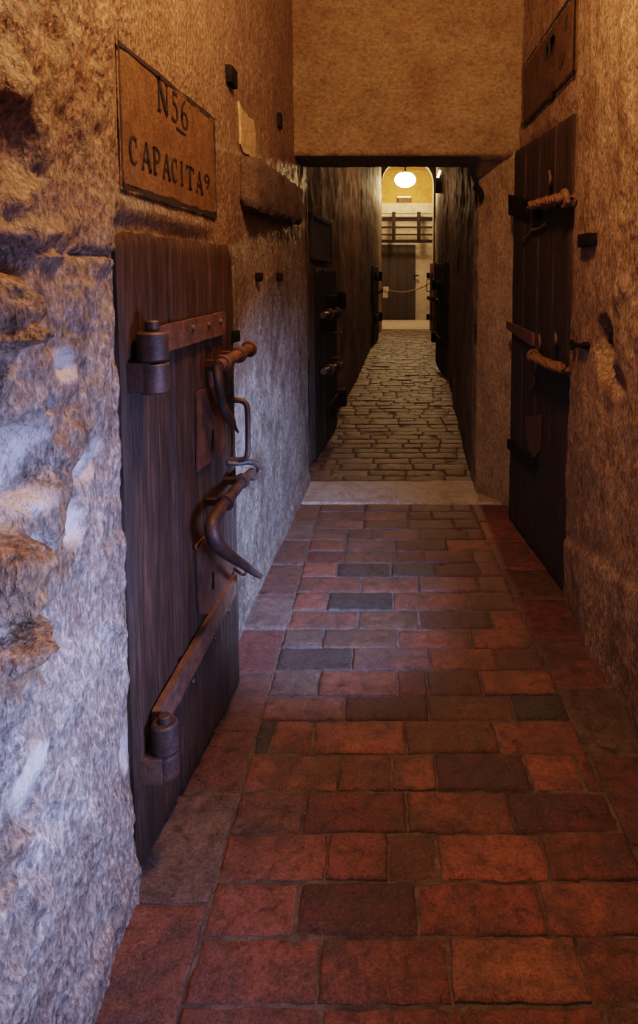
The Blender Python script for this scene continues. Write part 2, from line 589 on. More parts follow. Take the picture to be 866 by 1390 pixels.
# border courses of long slabs along each wall
bl = [-1.2, -0.9, -0.6, -0.3, 0.0, 0.3, 0.62, 0.95, 1.2, 1.46, 1.80, 2.06, 2.38, 2.68, 2.98, 3.3, 3.62, 3.9, 4.2]
cl = [RED, RED, RED, RED, RED, RED, RED, RED, RED, GRY, MAU, MAU, MAR, GRY, MAU, MAU, GRY, MAU]
for a, b, c in zip(bl, bl[1:], cl):
    m_ = (a + b) / 2
    brick(xl(m_) - 0.04, edge_l(m_), a, b, c)
br = [-1.2, -0.8, -0.5, -0.2, 0.1, 0.4, 0.7, 1.0, 1.3, 1.62, 1.95, 2.28, 2.62, 2.95, 3.25, 3.6, 3.9, 4.2]
cr = [RED, RED, RED, RED, MAU, MAR, RED, RED, MAU, MAU, GRY, MAU, MAR, BRN, RED, ORG, RED]
for a, b, c in zip(br, br[1:], cr):
    m_ = (a + b) / 2
    brick(edge_r(m_), XR + 0.05, a, b, c)
# passage beyond the threshold: small worn bricks, darker
FAR = [(0.15, 0.078, 0.054), (0.11, 0.058, 0.042), (0.19, 0.105, 0.076), (0.08, 0.043, 0.032), (0.16, 0.078, 0.048), (0.26, 0.165, 0.125)]
y = 4.66
while y < 17.4:
    h_ = 0.145 * random.uniform(0.9, 1.15)
    x = xl(y) - 0.06 - random.uniform(0, 0.15)
    while x < xr(y) + 0.05:
        w_ = 0.29 * random.choice([1, 1, 0.95, 0.55])
        brick(x, x + w_, y, y + h_, random.choice(FAR), z=0.0, gap=0.005, wob=1.7)
        x += w_
    y += h_
# mortar bed and end landing
i0 = len(bm.faces)
floor = build('floor', bm, M['brick'], angle=50)
tag(floor, 'worn red brick floor laid in cross rows between slab borders', 'floor', kind='structure')
bm = bmesh.new()
bx(bm, -1.4, 2.8, -1.3, 21.2, -0.08, -0.007)
o = build('floor_bed', bm, M['mortar'], smooth=False)
tag(o, 'mortar bed showing between the floor bricks', 'floor', kind='structure')

# stone threshold
bm = bmesh.new()
def thr(i, j):
    x = -0.62 + i * 0.03; y = 4.19 + j * 0.03
    e = j in (0, 16)
    z = 0.012 + 0.004 * fbm((x, y, 0), 6, 3) - (0.03 if e else 0) - 0.010 * gauss(x, y, 0.1, 4.2, 0.5, 0.12)
    return Vector((x, y + 0.012 * fbm((x, 2, j * 0.1), 5, 3), z))
surf(bm, 49, 16, thr)
o = build('trim_1', bm, M['slab'])
tag(o, 'worn pale stone threshold under the lintel', 'threshold', kind='structure')
bm = bmesh.new()
bx(bm, -1.0, 2.4, 17.35, 20.95, -0.05, 0.012, 0.01)
o = build('trim_2', bm, M['plaster'])
tag(o, 'pale stone landing at the far end of the passage', 'landing', kind='structure')

# ------------------------------------------------------------------ left wall (near)
L = lambda u, v: atx(u, v, XL)
lumps = []          # y, z, sy, sz, amplitude (metres, + out of the wall)
def lump(u, v, ru, rv, amp):
    c = L(u, v); sy = abs(L(u + ru, v).y - L(u - ru, v).y) / 2; sz = abs(L(u, v + rv).z - L(u, v - rv).z) / 2
    lumps.append((c.y, c.z, max(sy, 0.012), max(sz, 0.012), amp))
for a in [(12, 790, 34, 60, 0.085), (5, 930, 50, 70, 0.05), (20, 870, 40, 18, 0.035), (25, 650, 45, 75, -0.085), (12, 415, 30, 50, 0.05), (0, 500, 40, 40, -0.05), (10, 465, 28, 22, 0.05),
          (30, 200, 40, 60, -0.03), (12, 110, 35, 45, 0.03), (60, 330, 45, 30, 0.02), (115, 636, 18, 16, -0.028), (100, 712, 14, 30, -0.024),
          (88, 495, 16, 22, -0.022), (66, 551, 6, 9, -0.05), (92, 600, 20, 30, 0.018), (60, 690, 24, 60, 0.022), (52, 770, 10, 70, -0.03), (80, 330, 20, 12, -0.014),
          (45, 1090, 28, 36, -0.022), (150, 390, 14, 30, -0.016), (178, 1020, 14, 30, -0.012), (155, 475, 8, 18, -0.012),
          (16, 350, 30, 26, -0.05), (110, 400, 26, 40, 0.012), (120, 560, 20, 50, 0.012)]:
    lump(*a)
chips_glints = []         # pale breaks and brown lumps; highlights of recess and edge painted in pale
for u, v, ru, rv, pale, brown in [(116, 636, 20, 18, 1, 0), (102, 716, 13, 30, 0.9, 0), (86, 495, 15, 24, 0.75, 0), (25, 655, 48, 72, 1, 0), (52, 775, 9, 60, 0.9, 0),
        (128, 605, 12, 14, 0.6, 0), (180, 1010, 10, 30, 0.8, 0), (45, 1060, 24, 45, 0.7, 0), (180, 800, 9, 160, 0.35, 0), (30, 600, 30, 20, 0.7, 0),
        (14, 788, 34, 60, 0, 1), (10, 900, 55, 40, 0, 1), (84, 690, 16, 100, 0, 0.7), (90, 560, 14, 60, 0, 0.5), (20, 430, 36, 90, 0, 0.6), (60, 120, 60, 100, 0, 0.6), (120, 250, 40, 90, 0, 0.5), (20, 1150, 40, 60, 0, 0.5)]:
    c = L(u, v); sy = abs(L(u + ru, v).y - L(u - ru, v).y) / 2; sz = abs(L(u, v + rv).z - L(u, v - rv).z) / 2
    chips_glints.append((c.y, c.z, sy, sz, pale, brown))
crack_z = L(100, 344).z
ledge_z = 0.085
stubs = []
SIGN_Y0, SIGN_Y1, SIGN_Z0, SIGN_Z1 = 1.53, 2.40, 1.685, 2.045


def dl(y, z):
    near = 1 - sst(1.45, 1.75, y)
    rough = 0.35 + 0.65 * near
    p = (0, y, z * 0.85)
    d = 0.009 * rough * fbm(p, 3.2, 5, 1.0) + 0.007 * rough * fbm(p, 13, 4, 5.0) + 0.0035 * rough * fbm((0, y, z * 0.6), 46, 3, 9.0)
    if near > 0.01:
        r = noise.multi_fractal(Vector((1.3, y * 6, z * 5)), 0.8, 2.1, 5)
        d += near * 0.012 * (r - 1.0)
        # broken, undercut rubble towards the camera
        fade = 1 - sst(1.02, 1.22, y)
        d += fade * (0.026 * fbm(p, 5.5, 5, 2.2) - 0.022 + 0.024 * abs(fbm(p, 9, 5, 4.0)) + 0.006 * fbm(p, 40, 3, 4.0))
        d += 0.005 * near * fbm((0, y, z * 0.5), 34, 4, 1.5)
    for (cy, cz, sy, sz, a) in lumps:
        if abs(y - cy) < 2.2 * sy and abs(z - cz) < 2.2 * sz:
            q = math.sqrt(((y - cy) / sy) ** 2 + ((z - cz) / sz) ** 2) + 0.35 * fbm(p, 17, 3, cy * 9)
            d += a * 1.0 * (1 - sst(0.45, 1.2, q))
    if y < 1.52:
        zc = crack_z + 0.012 * fbm((y, 0, 0), 6, 3)
        if y > 1.12 : d -= 0.02 * math.exp(-((z - zc) / 0.007) ** 2)
    # skirting ledge
    d += 0.012 * (1 - sst(ledge_z - 0.012, ledge_z + 0.012, z + 0.01 * fbm((y, 4, 0), 4, 2)))
    # shallow joints of the ashlar beyond the door
    for yj, za, zb in ((2.62, 0.6, 3.3), (3.30, 1.9, 3.3), (3.62, 0, 2.0), (2.52, 1.3, 2.0)):
        if za < z < zb:
            d -= 0.006 * math.exp(-((y - yj - 0.01 * fbm((z, 1, yj), 3, 3)) / 0.009) ** 2)
    # diagonal scar from (360,600) to (420,520) in the photo
    # keep the wall flat behind the painted panel and the leaf of the door
    k = sst(SIGN_Y0 - 0.03, SIGN_Y0, y) * (1 - sst(SIGN_Y1, SIGN_Y1 + 0.03, y)) * sst(SIGN_Z0 - 0.03, SIGN_Z0, z) * (1 - sst(SIGN_Z1, SIGN_Z1 + 0.03, z))
    d = d * (1 - k) - 0.001 * k
    k2 = sst(1.47, 1.535, y) * (1 - sst(2.3, 2.4, y)) * (1 - sst(1.60, 1.66, z))
    d = d * (1 - 0.85 * k2) - 0.022 * k2
    return d


ycs = []
y = -1.2
while y < 4.6:
    ycs.append(y)
    y += 0.05 if y < 0.85 else (0.0075 if y < 1.56 else 0.0155)
ycs.append(4.6)
zcs = []
z = -0.02
while z < 4.3:
    zcs.append(z)
    z += 0.0095 if z < 2.15 else (0.02 if z < 3.4 else 0.1)
bm = bmesh.new()
surf(bm, len(ycs) - 1, len(zcs) - 1, lambda i, j: Vector((xl(ycs[i]) + dl(ycs[i], zcs[j]), ycs[i], zcs[j])))
cl_ = bm.loops.layers.float_color.new('chip_glint')
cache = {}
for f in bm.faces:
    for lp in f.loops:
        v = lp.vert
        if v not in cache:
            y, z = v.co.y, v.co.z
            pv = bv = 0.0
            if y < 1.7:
                for (cy, cz, sy, sz, pa_, br_) in chips_glints:
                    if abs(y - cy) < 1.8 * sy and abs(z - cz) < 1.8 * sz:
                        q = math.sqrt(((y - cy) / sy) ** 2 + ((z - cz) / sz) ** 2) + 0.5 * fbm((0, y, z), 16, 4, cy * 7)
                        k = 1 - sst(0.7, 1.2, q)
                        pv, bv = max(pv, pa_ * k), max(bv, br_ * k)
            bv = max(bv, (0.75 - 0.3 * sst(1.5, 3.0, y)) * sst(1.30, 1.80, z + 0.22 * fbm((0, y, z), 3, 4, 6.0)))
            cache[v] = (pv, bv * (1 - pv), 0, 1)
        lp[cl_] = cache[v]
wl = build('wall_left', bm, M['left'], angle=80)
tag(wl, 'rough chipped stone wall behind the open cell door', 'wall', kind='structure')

# ------------------------------------------------------------------ right wall (near)
R = lambda u, v: atx(u, v, XR)
nA, nB = R(812, 520), R(822, 425)
nich_y = (R(812, 470).y + R(833, 470).y) / 2
nich = [(R(821, 445), 0.030), (R(822, 470), 0.034), (R(818, 500), 0.034), (R(824, 520), 0.05)]


def dr(y, z):
    p = (3, y, z * 0.8)
    near = 1 - sst(2.30, 2.42, y)
    d = 0.013 * fbm(p, 2.6, 5, 7.0) + 0.006 * fbm(p, 12, 4, 3.0) + 0.002 * fbm((0, y, z * 0.6), 46, 3, 9.0)
    d += near * (0.028 + 0.012 * fbm(p, 9, 4, 11.0) + 0.007 * fbm(p, 24, 3, 2.0)) * sst(0.9, 1.5, z)
    # small arched hollow with a black slot
    top, bot = R(820, 428).z, R(820, 515).z
    hy0, hy1 = R(834, 470).y, R(806, 470).y
    wy = (hy1 - hy0) / 2
    cy = (hy0 + hy1) / 2
    q = math.sqrt(((y - cy) / wy) ** 2 + ((z - (top + bot) / 2) / ((top - bot) / 2)) ** 2) + 0.15 * fbm(p, 10, 3, 1.1)
    d -= 0.085 * (1 - sst(0.65, 1.05, q))
    q = math.sqrt(((y - R(838, 520).y) / 0.10) ** 2 + ((z - R(838, 520).z) / 0.06) ** 2)
    d -= 0.03 * (1 - sst(0.5, 1.1, q))
    # ridges that run down the stone below the hollow
    d += 0.012 * math.exp(-((y - 2.52 - 0.05 * fbm((z, 2, 2), 2, 3)) / 0.035) ** 2) * (1 - sst(1.1, 1.35, z))
    d -= 0.010 * math.exp(-((y - 2.36 - 0.04 * fbm((z, 5, 2), 2, 3)) / 0.02) ** 2) * (1 - sst(1.0, 1.3, z))
    d += 0.016 * (1 - sst(0.42, 0.46, z + 0.22 * (y - 2.2)))
    # flat behind door and panel
    k = sst(2.94, 3.0, y) * (1 - sst(2.22, 2.27, z))
    d = d * (1 - 0.8 * k) - 0.012 * k
    k = sst(2.75, 2.8, y) * (1 - sst(3.9, 3.95, y)) * sst(2.28, 2.33, z)
    d = d * (1 - 0.9 * k) - 0.003 * k
    return d


yr_ = []
y = -1.2
while y < 4.3:
    yr_.append(y)
    y += 0.05 if y < 1.7 else (0.012 if y < 2.9 else 0.02)
zr_ = []
z = -0.02
while z < 4.3:
    zr_.append(z)
    z += 0.014 if z < 2.5 else (0.025 if z < 3.3 else 0.1)
bm = bmesh.new()
surf(bm, len(yr_) - 1, len(zr_) - 1, lambda i, j: Vector((XR - dr(yr_[i], zr_[j]), yr_[i], zr_[j])), flip=True)
tag(build('wall_right', bm, M['right'], angle=80), 'brown stone wall beside the dark closed door', 'wall', kind='structure')

# ------------------------------------------------------------------ cross wall, lintel and splayed pier
bm = bmesh.new()
joints = [aty(500, 88, Y_L).z, aty(500, 146, Y_L).z, aty(500, 18, Y_L).z]


def lint(i, j):
    x = -0.66 + i * 0.02
    z = Z_L + j * 0.02
    d = 0.007 * fbm((x, 0, z), 3, 4, 4.0) + 0.004 * fbm((x, 0, z), 14, 4, 2.0)
    for k, zj in enumerate(joints):
        d -= 0.005 * math.exp(-((z - zj - 0.006 * fbm((x, k, 0), 3, 2)) / 0.008) ** 2)
    for xj, za, zb in ((0.0, joints[0], joints[2]), (-0.13, joints[1], joints[0]), (0.35, joints[1], joints[0])):
        if za < z < zb:
            d -= 0.0035 * math.exp(-((x - xj) / 0.008) ** 2)
    if j == 0: d -= 0.012
    return Vector((x, Y_L - d, z))


g = surf(bm, 78, 100, lint)
# underside: runs back, dips towards the right-hand pier
gb = []
for i in range(79):
    x = -0.66 + i * 0.02
    t = sst(0.57, 0.63, x)
    gb.append([bm.verts.new((x, Y_L + 0.45 * k / 6, Z_L + 0.004 * fbm((x, k * 0.1, 0), 9, 3) - (0.115 * t * sst(0.0, 0.33, 0.45 * k / 6)))) for k in range(1, 7)])
for i in range(78):
    a0, a1 = g[i][0], g[i + 1][0]
    for k in range(6):
        b0, b1 = gb[i][k], gb[i + 1][k]
        bm.faces.new((a0, a1, b1, b0))
        a0, a1 = b0, b1
for i in range(78):
    t0 = bm.verts.new((gb[i][5].co.x, Y_L + 0.45, 4.25)); t1 = bm.verts.new((gb[i + 1][5].co.x, Y_L + 0.45, 4.25))
    bm.faces.new((gb[i][5], gb[i + 1][5], t1, t0))
tag(build('wall_front', bm, M['lintel'], angle=60), 'smooth ochre cross wall with lintel over the passage', 'wall', kind='structure')

pa, pb = Vector((0.845, 4.08, 0)), Vector((0.605, 4.475, 0))
bm = bmesh.new()
pn = Vector((-(pb - pa).y, (pb - pa).x, 0)).normalized()
if pn.y > 0: pn = -pn
pj = [aty(665, 388, 4.3).z, aty(665, 488, 4.3).z, aty(665, 330, 4.3).z]


def pier(i, j):
    s = i / 28; z = j * 0.02
    p = pa.lerp(pb, min(s, 1))
    d = 0.006 * fbm((p.x, p.y, z), 4, 4, 6.0) + 0.003 * fbm((p.x, p.y, z), 20, 3, 2.0)
    for zj in pj:
        d -= 0.005 * math.exp(-((z - zj) / 0.009) ** 2)
    if i >= 26: d -= 0.010 * (i - 25) * (1 + 0.8 * fbm((0, 0, z), 5, 4, 3.0))
    q = Vector((p.x, p.y, z)) + pn * d
    return q


gp = surf(bm, 28, 112, pier)
# return of the pier into the passage
for j in range(112):
    a, b = gp[28][j], gp[28][j + 1]
    c = bm.verts.new((0.645, 4.75, j * 0.02)); e = bm.verts.new((0.645, 4.75, (j + 1) * 0.02))
    bm.faces.new((a, b, e, c))
bmesh.ops.remove_doubles(bm, verts=bm.verts[:], dist=1e-5)
tag(build('wall_pier', bm, M['pier'], angle=70), 'pale splayed stone pier between the dark door and the passage', 'wall', kind='structure')

# ------------------------------------------------------------------ far passage
def passage(name, xf, side, seed, label):
    bm = bmesh.new()
    n = 170
    def P(i, j):
        y = 4.58 + (17.5 - 4.58) * (i / n) ** 1.25
        z = -0.02 + j * 0.06
        d = 0.022 * fbm((0, y, z), 1.6, 5, seed) + 0.009 * fbm((0, y, z), 7, 4, seed + 2)
        return Vector((xf(y) + side * d, y, z))
    surf(bm, n, 78, P)
    tag(build(name, bm, M['dim'], angle=80), label, 'wall', kind='structure')
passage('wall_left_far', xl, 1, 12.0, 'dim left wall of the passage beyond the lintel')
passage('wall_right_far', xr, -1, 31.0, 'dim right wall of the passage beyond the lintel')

# end wall of the passage: arched opening
XA, XB, YE = -0.035, 1.315, 17.5
bm = bmesh.new()
zs_, zt_ = 3.72, 4.42
arch = [(XA, -0.02), (XA, 1.0), (XA, 2.4), (XA, zs_)]
for k in range(1, 16):
    a = math.pi * k / 16
    arch.append(((XA + XB) / 2 - (XB - XA) / 2 * math.cos(a), zs_ + (zt_ - zs_) * math.sin(a) ** 0.75))
arch += [(XB, zs_), (XB, 2.4), (XB, 1.0), (XB, -0.02)]
outer = []
for (x, z) in arch:
    if z < zs_ + 0.01 and x < 0.6: outer.append((XA - 0.35, z))
    elif z < zs_ + 0.01: outer.append((XB + 0.35, z))
    else: outer.append((XA - 0.35 + (XB - XA + 0.7) * (x - XA) / (XB - XA), 4.75))
va = [bm.verts.new((x, YE, z)) for x, z in arch]
vo = [bm.verts.new((x, YE, z)) for x, z in outer]
vb = [bm.verts.new((x, YE + 0.28, z)) for x, z in arch]
for i in range(len(arch) - 1):
    bm.faces.new((va[i], va[i + 1], vo[i + 1], vo[i]))
    bm.faces.new((va[i], vb[i], vb[i + 1], va[i + 1]))
tag(build('wall_end', bm, M['plaster'], angle=30), 'end wall of the passage with a lit arched opening', 'wall', kind='structure')

# lit room at the end
YB = 20.9
bm = bmesh.new()
bx(bm, -1.25, -1.15, YE + 0.05, YB, -0.02, 5.0); bx(bm, 2.65, 2.75, YE + 0.05, YB, -0.02, 5.0)
tag(build('wall_side', bm, M['plaster'], smooth=False), 'pale side walls of the lit room at the end', 'wall', kind='structure')
bm = bmesh.new()
bx(bm, -1.3, 2.8, YB, YB + 0.1, -0.02, 5.0)
tag(build('wall_back', bm, M['plaster'], smooth=False), 'pale back wall behind the grille and far door', 'wall', kind='structure')
bm = bmesh.new()
def vault(i, j):
    a = math.pi * i / 24
    return Vector((0.72 - 2.0 * math.cos(a), YE + 0.28 + j * 0.55, 4.05 + 0.62 * math.sin(a)))
surf(bm, 24, 6, vault)
tag(build('ceiling_end', bm, M['lamp_gold']), 'shallow vault over the lit room at the end', 'ceiling', kind='structure')  # vault colour carries the lamp's golden glow
bm = bmesh.new()
bx(bm, -0.7, 0.95, -1.25, Y_L + 0.02, 4.25, 4.35)
bx(bm, -0.8, 1.75, Y_L + 0.4, YE + 0.02, 4.62, 4.72)
tag(build('ceiling', bm, M['ceil'], smooth=False), 'stone ceiling high above the passage', 'ceiling', kind='structure')
bm = bmesh.new()
bx(bm, -0.75, 1.0, -1.35, -1.2, -0.02, 4.35)
tag(build('wall_rear', bm, M['right'], smooth=False), 'stone wall closing the near end', 'wall', kind='structure')
bm = bmesh.new()
bx(bm, -1.2, 2.7, YB - 0.02, YB + 0.02, aty(540, 280, YB).z, 4.98)
tag(build('wall_back_upper', bm, M['lamp_gold'], smooth=False), 'upper part of the far wall with golden lamp glow in its colour', 'wall', kind='structure')
# ledge
z0, z1 = aty(540, 291, YB).z, aty(540, 277, YB).z
bm = bmesh.new()
bx(bm, -1.2, 2.7, YB - 0.35, YB + 0.02, z0, z1, 0.02)
bx(bm, -1.2, 2.7, YB - 0.30, YB + 0.02, z0 - 0.10, z0, 0.01)
tag(build('trim_3', bm, M['plaster']), 'stone ledge across the back wall above the grille', 'ledge', kind='structure')


# ------------------------------------------------------------------ door kit
class Door:
    """plane of a door leaf: a = base of one edge, b = base of the other, n = outward normal"""
    def __init__(s, a, b, z0, z1, side):
        s.a, s.b, s.z0, s.z1 = Vector((a[0], a[1], 0)), Vector((b[0], b[1], 0)), z0, z1
        s.d = (s.b - s.a).normalized(); s.w = (s.b - s.a).length
        s.n = Vector((s.d.y, -s.d.x, 0)) * side
    def at(s, t, n, z):
        return s.a + s.d * t + s.n * n + Vector((0, 0, z))
    def px(s, u, v, n=0.0):
        return onplane(u, v, s.a + s.n * n, s.n)
    def st(s, u, v, n=0.0):
        p = s.px(u, v, n); return ((p - s.a).dot(s.d), p.z)


def leaf(D, parent, m, splits, thick=0.045, top=None, seed=0.0, rag=0.006, res=0.012, name='door_leaf'):
    bm = bmesh.new()
    edges = [0] + splits + [D.w]
    for k, (t0, t1) in enumerate(zip(edges, edges[1:])):
        w_ = t1 - t0
        nx = max(4, int(w_ / 0.014)); nz = max(10, int((D.z1 - D.z0) / 0.022))
        off = random.uniform(-0.003, 0.002)
        def topz(t):
            base = top(t) if top else D.z1
            return base + rag * fbm((t * 1.0, k, seed), 16, 3)
        def P(i, j):
            t = t0 + w_ * i / nx
            q = j / nz
            z = D.z0 + (topz(t) - D.z0) * q + (rag * 0.8 * fbm((t, 5, seed), 14, 3) if j == 0 else 0)
            e = 0.0
            if i in (0, nx): e = -0.008
            if j in (0, nz): e -= 0.006
            n = off + e + 0.0025 * fbm((t * 9, seed, z * 1.2), 3, 4) + 0.001 * fbm((t * 40, seed, z * 2), 3, 3)
            if i in (0, nx) and (k > 0 or i == nx) and (k < len(edges) - 2 or i == 0):
                n -= 0.004
            return D.at(t, n, z)
        gg = surf(bm, nx, nz, P)
        back = {}
        def bk(vt):
            if vt not in back:
                back[vt] = bm.verts.new(vt.co - D.n * thick)
            return back[vt]
        loop = [gg[i][0] for i in range(nx + 1)] + [gg[nx][j] for j in range(1, nz + 1)] + [gg[i][nz] for i in range(nx - 1, -1, -1)] + [gg[0][j] for j in range(nz - 1, 0, -1)]
        for q in range(len(loop)):
            p_, r_ = loop[q], loop[(q + 1) % len(loop)]
            bm.faces.new((p_, bk(p_), bk(r_), r_))
        c = [bk(x) for x in (gg[0][0], gg[nx][0], gg[nx][nz], gg[0][nz])]
        bm.faces.new([bk(x) for x in loop])
    return build(name, bm, m, parent, angle=35)


def strap(D, u0, v0a, v0b, u1, v1a, v1b, n=0.004, t=0.010, steps=10, taper=True):
    """flat iron bar from the left edge (u0; v0a top, v0b bottom) to (u1; v1a, v1b)"""
    bm = bmesh.new()
    A, B, C, E = D.px(u0, v0a, n + t), D.px(u0, v0b, n + t), D.px(u1, v1b, n + t), D.px(u1, v1a, n + t)
    def P(i, j):
        s = i / steps
        p = A.lerp(E, s).lerp(B.lerp(C, s), j / 3)
        return p + D.n * (0.0012 * fbm((p.y * 20, p.z * 20, 0), 1, 2)) + Vector((0, 0, 0.002 * fbm((p.y, j, 0), 15, 2)))
    gg = surf(bm, steps, 3, P)
    loop = [gg[i][0] for i in range(steps + 1)] + [gg[steps][j] for j in (1, 2, 3)] + [gg[i][3] for i in range(steps - 1, -1, -1)] + [gg[0][j] for j in (2, 1)]
    bk = [bm.verts.new(v.co - D.n * t) for v in loop]
    for q in range(len(loop)):
        r = (q + 1) % len(loop)
        bm.faces.new((loop[q], bk[q], bk[r], loop[r]))
    bm.faces.new(bk)
    return bm


def rivet(D, t, n, z, r=0.008):
    bm = bmesh.new()
    c = D.at(t, n, z)
    tube(bm, [c - D.n * 0.004, c + D.n * 0.002, c + D.n * 0.005, c + D.n * 0.007], [r, r, r * 0.75, r * 0.3], 10)
    return bm


# ------------------------------------------------------------------ the open cell door (left, nearest)
D1 = Door((-0.600, 1.520), (-0.512, 2.278), 0.02, 1.60, 1)
zTL, zTR = aty(165, 313, 1.52).z, aty(312, 334, 2.278).z
cell = empty('cell_door', D1.at(0, 0, 0), 'weathered low plank door standing open beneath the N 56 sign', 'door', 'heavy wooden cell doors', 'thing')
sp1 = [D1.st(231, 400)[0], D1.st(285, 400)[0]]
def top1(t):
    q = t / D1.w
    z = zTL + (zTR - zTL) * q
    if q > 0.93: z -= 0.03 * ((q - 0.93) / 0.07) ** 2
    if q < 0.06: z -= 0.012 * (1 - q / 0.06)
    return z
leaf(D1, cell, M['door'], sp1, 0.04, top1, 3.0)

# upper hinge
hs = build('hinge_strap', strap(D1, 206, 446, 484, 306.5, 423, 453, 0.004, 0.012, 16), M['rust'], cell, angle=30)
tag(hs, 'rust brown upper hinge strap')
ax = aty(207.5, 480, 1.575)
def hz(v): return aty(207.5, v, 1.575).z
bm = bmesh.new()
cyl(bm, (ax.x, ax.y, hz(490)), (ax.x, ax.y, hz(450)), 0.0375, 28, 0.005)
build('hinge_knuckle', bm, M['iron'], hs, angle=40)
for u, v in ((262, 445), (283, 441), (299, 436)):
    t, z = D1.st(u, v, 0.016)
    build('rivet', rivet(D1, t, 0.016, z, 0.009), M['rust'], hs)
# its pintle, let into the stone
pt = empty('hinge_pintle', (XL, ax.y, hz(530)), 'upper iron pintle block let into the stone beside the open door', 'hinge', 'iron hinge pintles')
bm = bmesh.new()
bx(bm, XL - 0.05, ax.x + 0.004, ax.y - 0.036, ax.y + 0.030, hz(531), hz(490), 0.004)
build('wall_block', bm, M['iron'], pt)
bm = bmesh.new()
cyl(bm, (ax.x, ax.y, hz(533)), (ax.x, ax.y, hz(491.5)), 0.038, 28, 0.005)
build('lower_knuckle', bm, M['iron'], pt)
bm = bmesh.new()
cyl(bm, (ax.x, ax.y, hz(492)), (ax.x, ax.y, hz(435)), 0.017, 18, 0.003)
build('pin', bm, M['iron'], pt)

# lower hinge
hs2 = build('hinge_strap', strap(D1, 216, 966, 1006, 321, 780, 806, 0.004, 0.020, 16), M['rust'], cell, angle=30)
ay2 = 1.575
a2 = aty(224, 1000, ay2)
def hz2(v): return aty(224, v, ay2).z
bm = bmesh.new()
cyl(bm, (a2.x, a2.y, hz2(1018)), (a2.x, a2.y, hz2(979)), 0.033, 28, 0.005)
build('hinge_knuckle', bm, M['iron'], hs2)
for u, v in ((262, 925), (292, 866), (310, 828)):
    t, z = D1.st(u, v, 0.02)
    build('rivet', rivet(D1, t, 0.02, z, 0.009), M['iron'], hs2)
pt2 = empty('hinge_pintle', (XL, a2.y, hz2(1050)), 'lower iron pintle block in the stone near the floor, beside the open door', 'hinge', 'iron hinge pintles')
bm = bmesh.new()
bx(bm, XL - 0.05, a2.x + 0.002, a2.y - 0.036, a2.y + 0.020, hz2(1052), hz2(1018), 0.004)
build('wall_block', bm, M['rust'], pt2)
bm = bmesh.new()
cyl(bm, (a2.x, a2.y, hz2(1052)), (a2.x, a2.y, hz2(1019)), 0.0335, 28, 0.006)
build('lower_knuckle', bm, M['iron'], pt2)
bm = bmesh.new()
cyl(bm, (a2.x, a2.y, hz2(1020)), (a2.x, a2.y, hz2(970)), 0.0155, 18, 0.003)
build('pin', bm, M['iron'], pt2)

# upper bolt
nb = 0.055
A, B = D1.px(296, 497, nb), D1.px(339, 473, nb)
bm = bmesh.new()
tube(bm, [A, A.lerp(B, 0.5), B], [0.0185, 0.019, 0.0185], 18, sub=4)
ub = build('sliding_bolt', bm, M['rust'], cell)
tag(ub, 'rusty upper bolt with a hanging hasp')
dirb = (B - A).normalized()
def collar(parent, p, d, R, r, wdt, stem=True, m='rust'):
    bm = bmesh.new()
    tube(bm, [p - d * wdt, p - d * wdt * 0.9, p, p + d * wdt * 0.9, p + d * wdt], [R - r, R, R + r * 0.4, R, R - r], 22)
    if stem:
        q = p - D1.n * nb
        box(bm, q - d * wdt * 0.7 - Vector((0, 0, 0.010)) - D1.n * 0.01, d * wdt * 1.4, Vector((0, 0, 0.02)), D1.n * nb)
    return build('collar', bm, M[m], parent)
collar(ub, A.lerp(B, 0.13), dirb, 0.025, 0.007, 0.008)
collar(ub, A.lerp(B, 0.62), dirb, 0.0255, 0.005, 0.016)
collar(ub, A.lerp(B, 0.97), dirb, 0.0265, 0.006, 0.007, False)
bm = bmesh.new()
pts = [D1.px(*q) for q in ((294, 496, nb), (295.5, 515, nb + 0.004), (300, 542, nb), (306, 560, nb), (314.5, 572, nb), (319, 580, nb), (323.5, 587, nb + 0.004))]
tube(bm, pts, [0.017, 0.0165, 0.0155, 0.019, 0.017, 0.007, 0.004], 14, flat=0.75, sub=5)
build('hasp', bm, M['iron'], ub)
bm = bmesh.new()
p = D1.px(281, 500, 0.0)
cyl(bm, p - D1.n * 0.01, p + D1.n * 0.05, 0.009, 12, 0.002)
build('stop_pin', bm, M['iron'], ub)
bm = bmesh.new()
q0, q1 = D1.st(311, 459, 0), D1.st(322.5, 452, 0)
box(bm, D1.at(D1.w - 0.03, -0.01, q0[1] - 0.018), D1.d * 0.055, Vector((0, 0, 0.038)), D1.n * 0.022, 0.003)
build('end_tab', bm, M['black'], cell)

# pull handle
tz, zz0 = D1.st(309, 543, 0.0)
zz1 = D1.st(309, 625, 0.0)[1]
bm = bmesh.new()
tpos = tz
tube(bm, [D1.at(tpos, -0.01, zz0), D1.at(tpos, 0.035, zz0), D1.at(tpos + 0.002, 0.056, zz0 - 0.006), D1.at(tpos + 0.004, 0.066, zz0 - 0.028),
          D1.at(tpos + 0.004, 0.067, (zz0 + zz1) / 2), D1.at(tpos + 0.002, 0.066, zz1 + 0.03), D1.at(tpos, 0.058, zz1 + 0.006), D1.at(tpos, 0.035, zz1), D1.at(tpos, -0.01, zz1)],
     0.0095, 12, sub=5)
build('pull_handle', bm, M['iron'], cell)

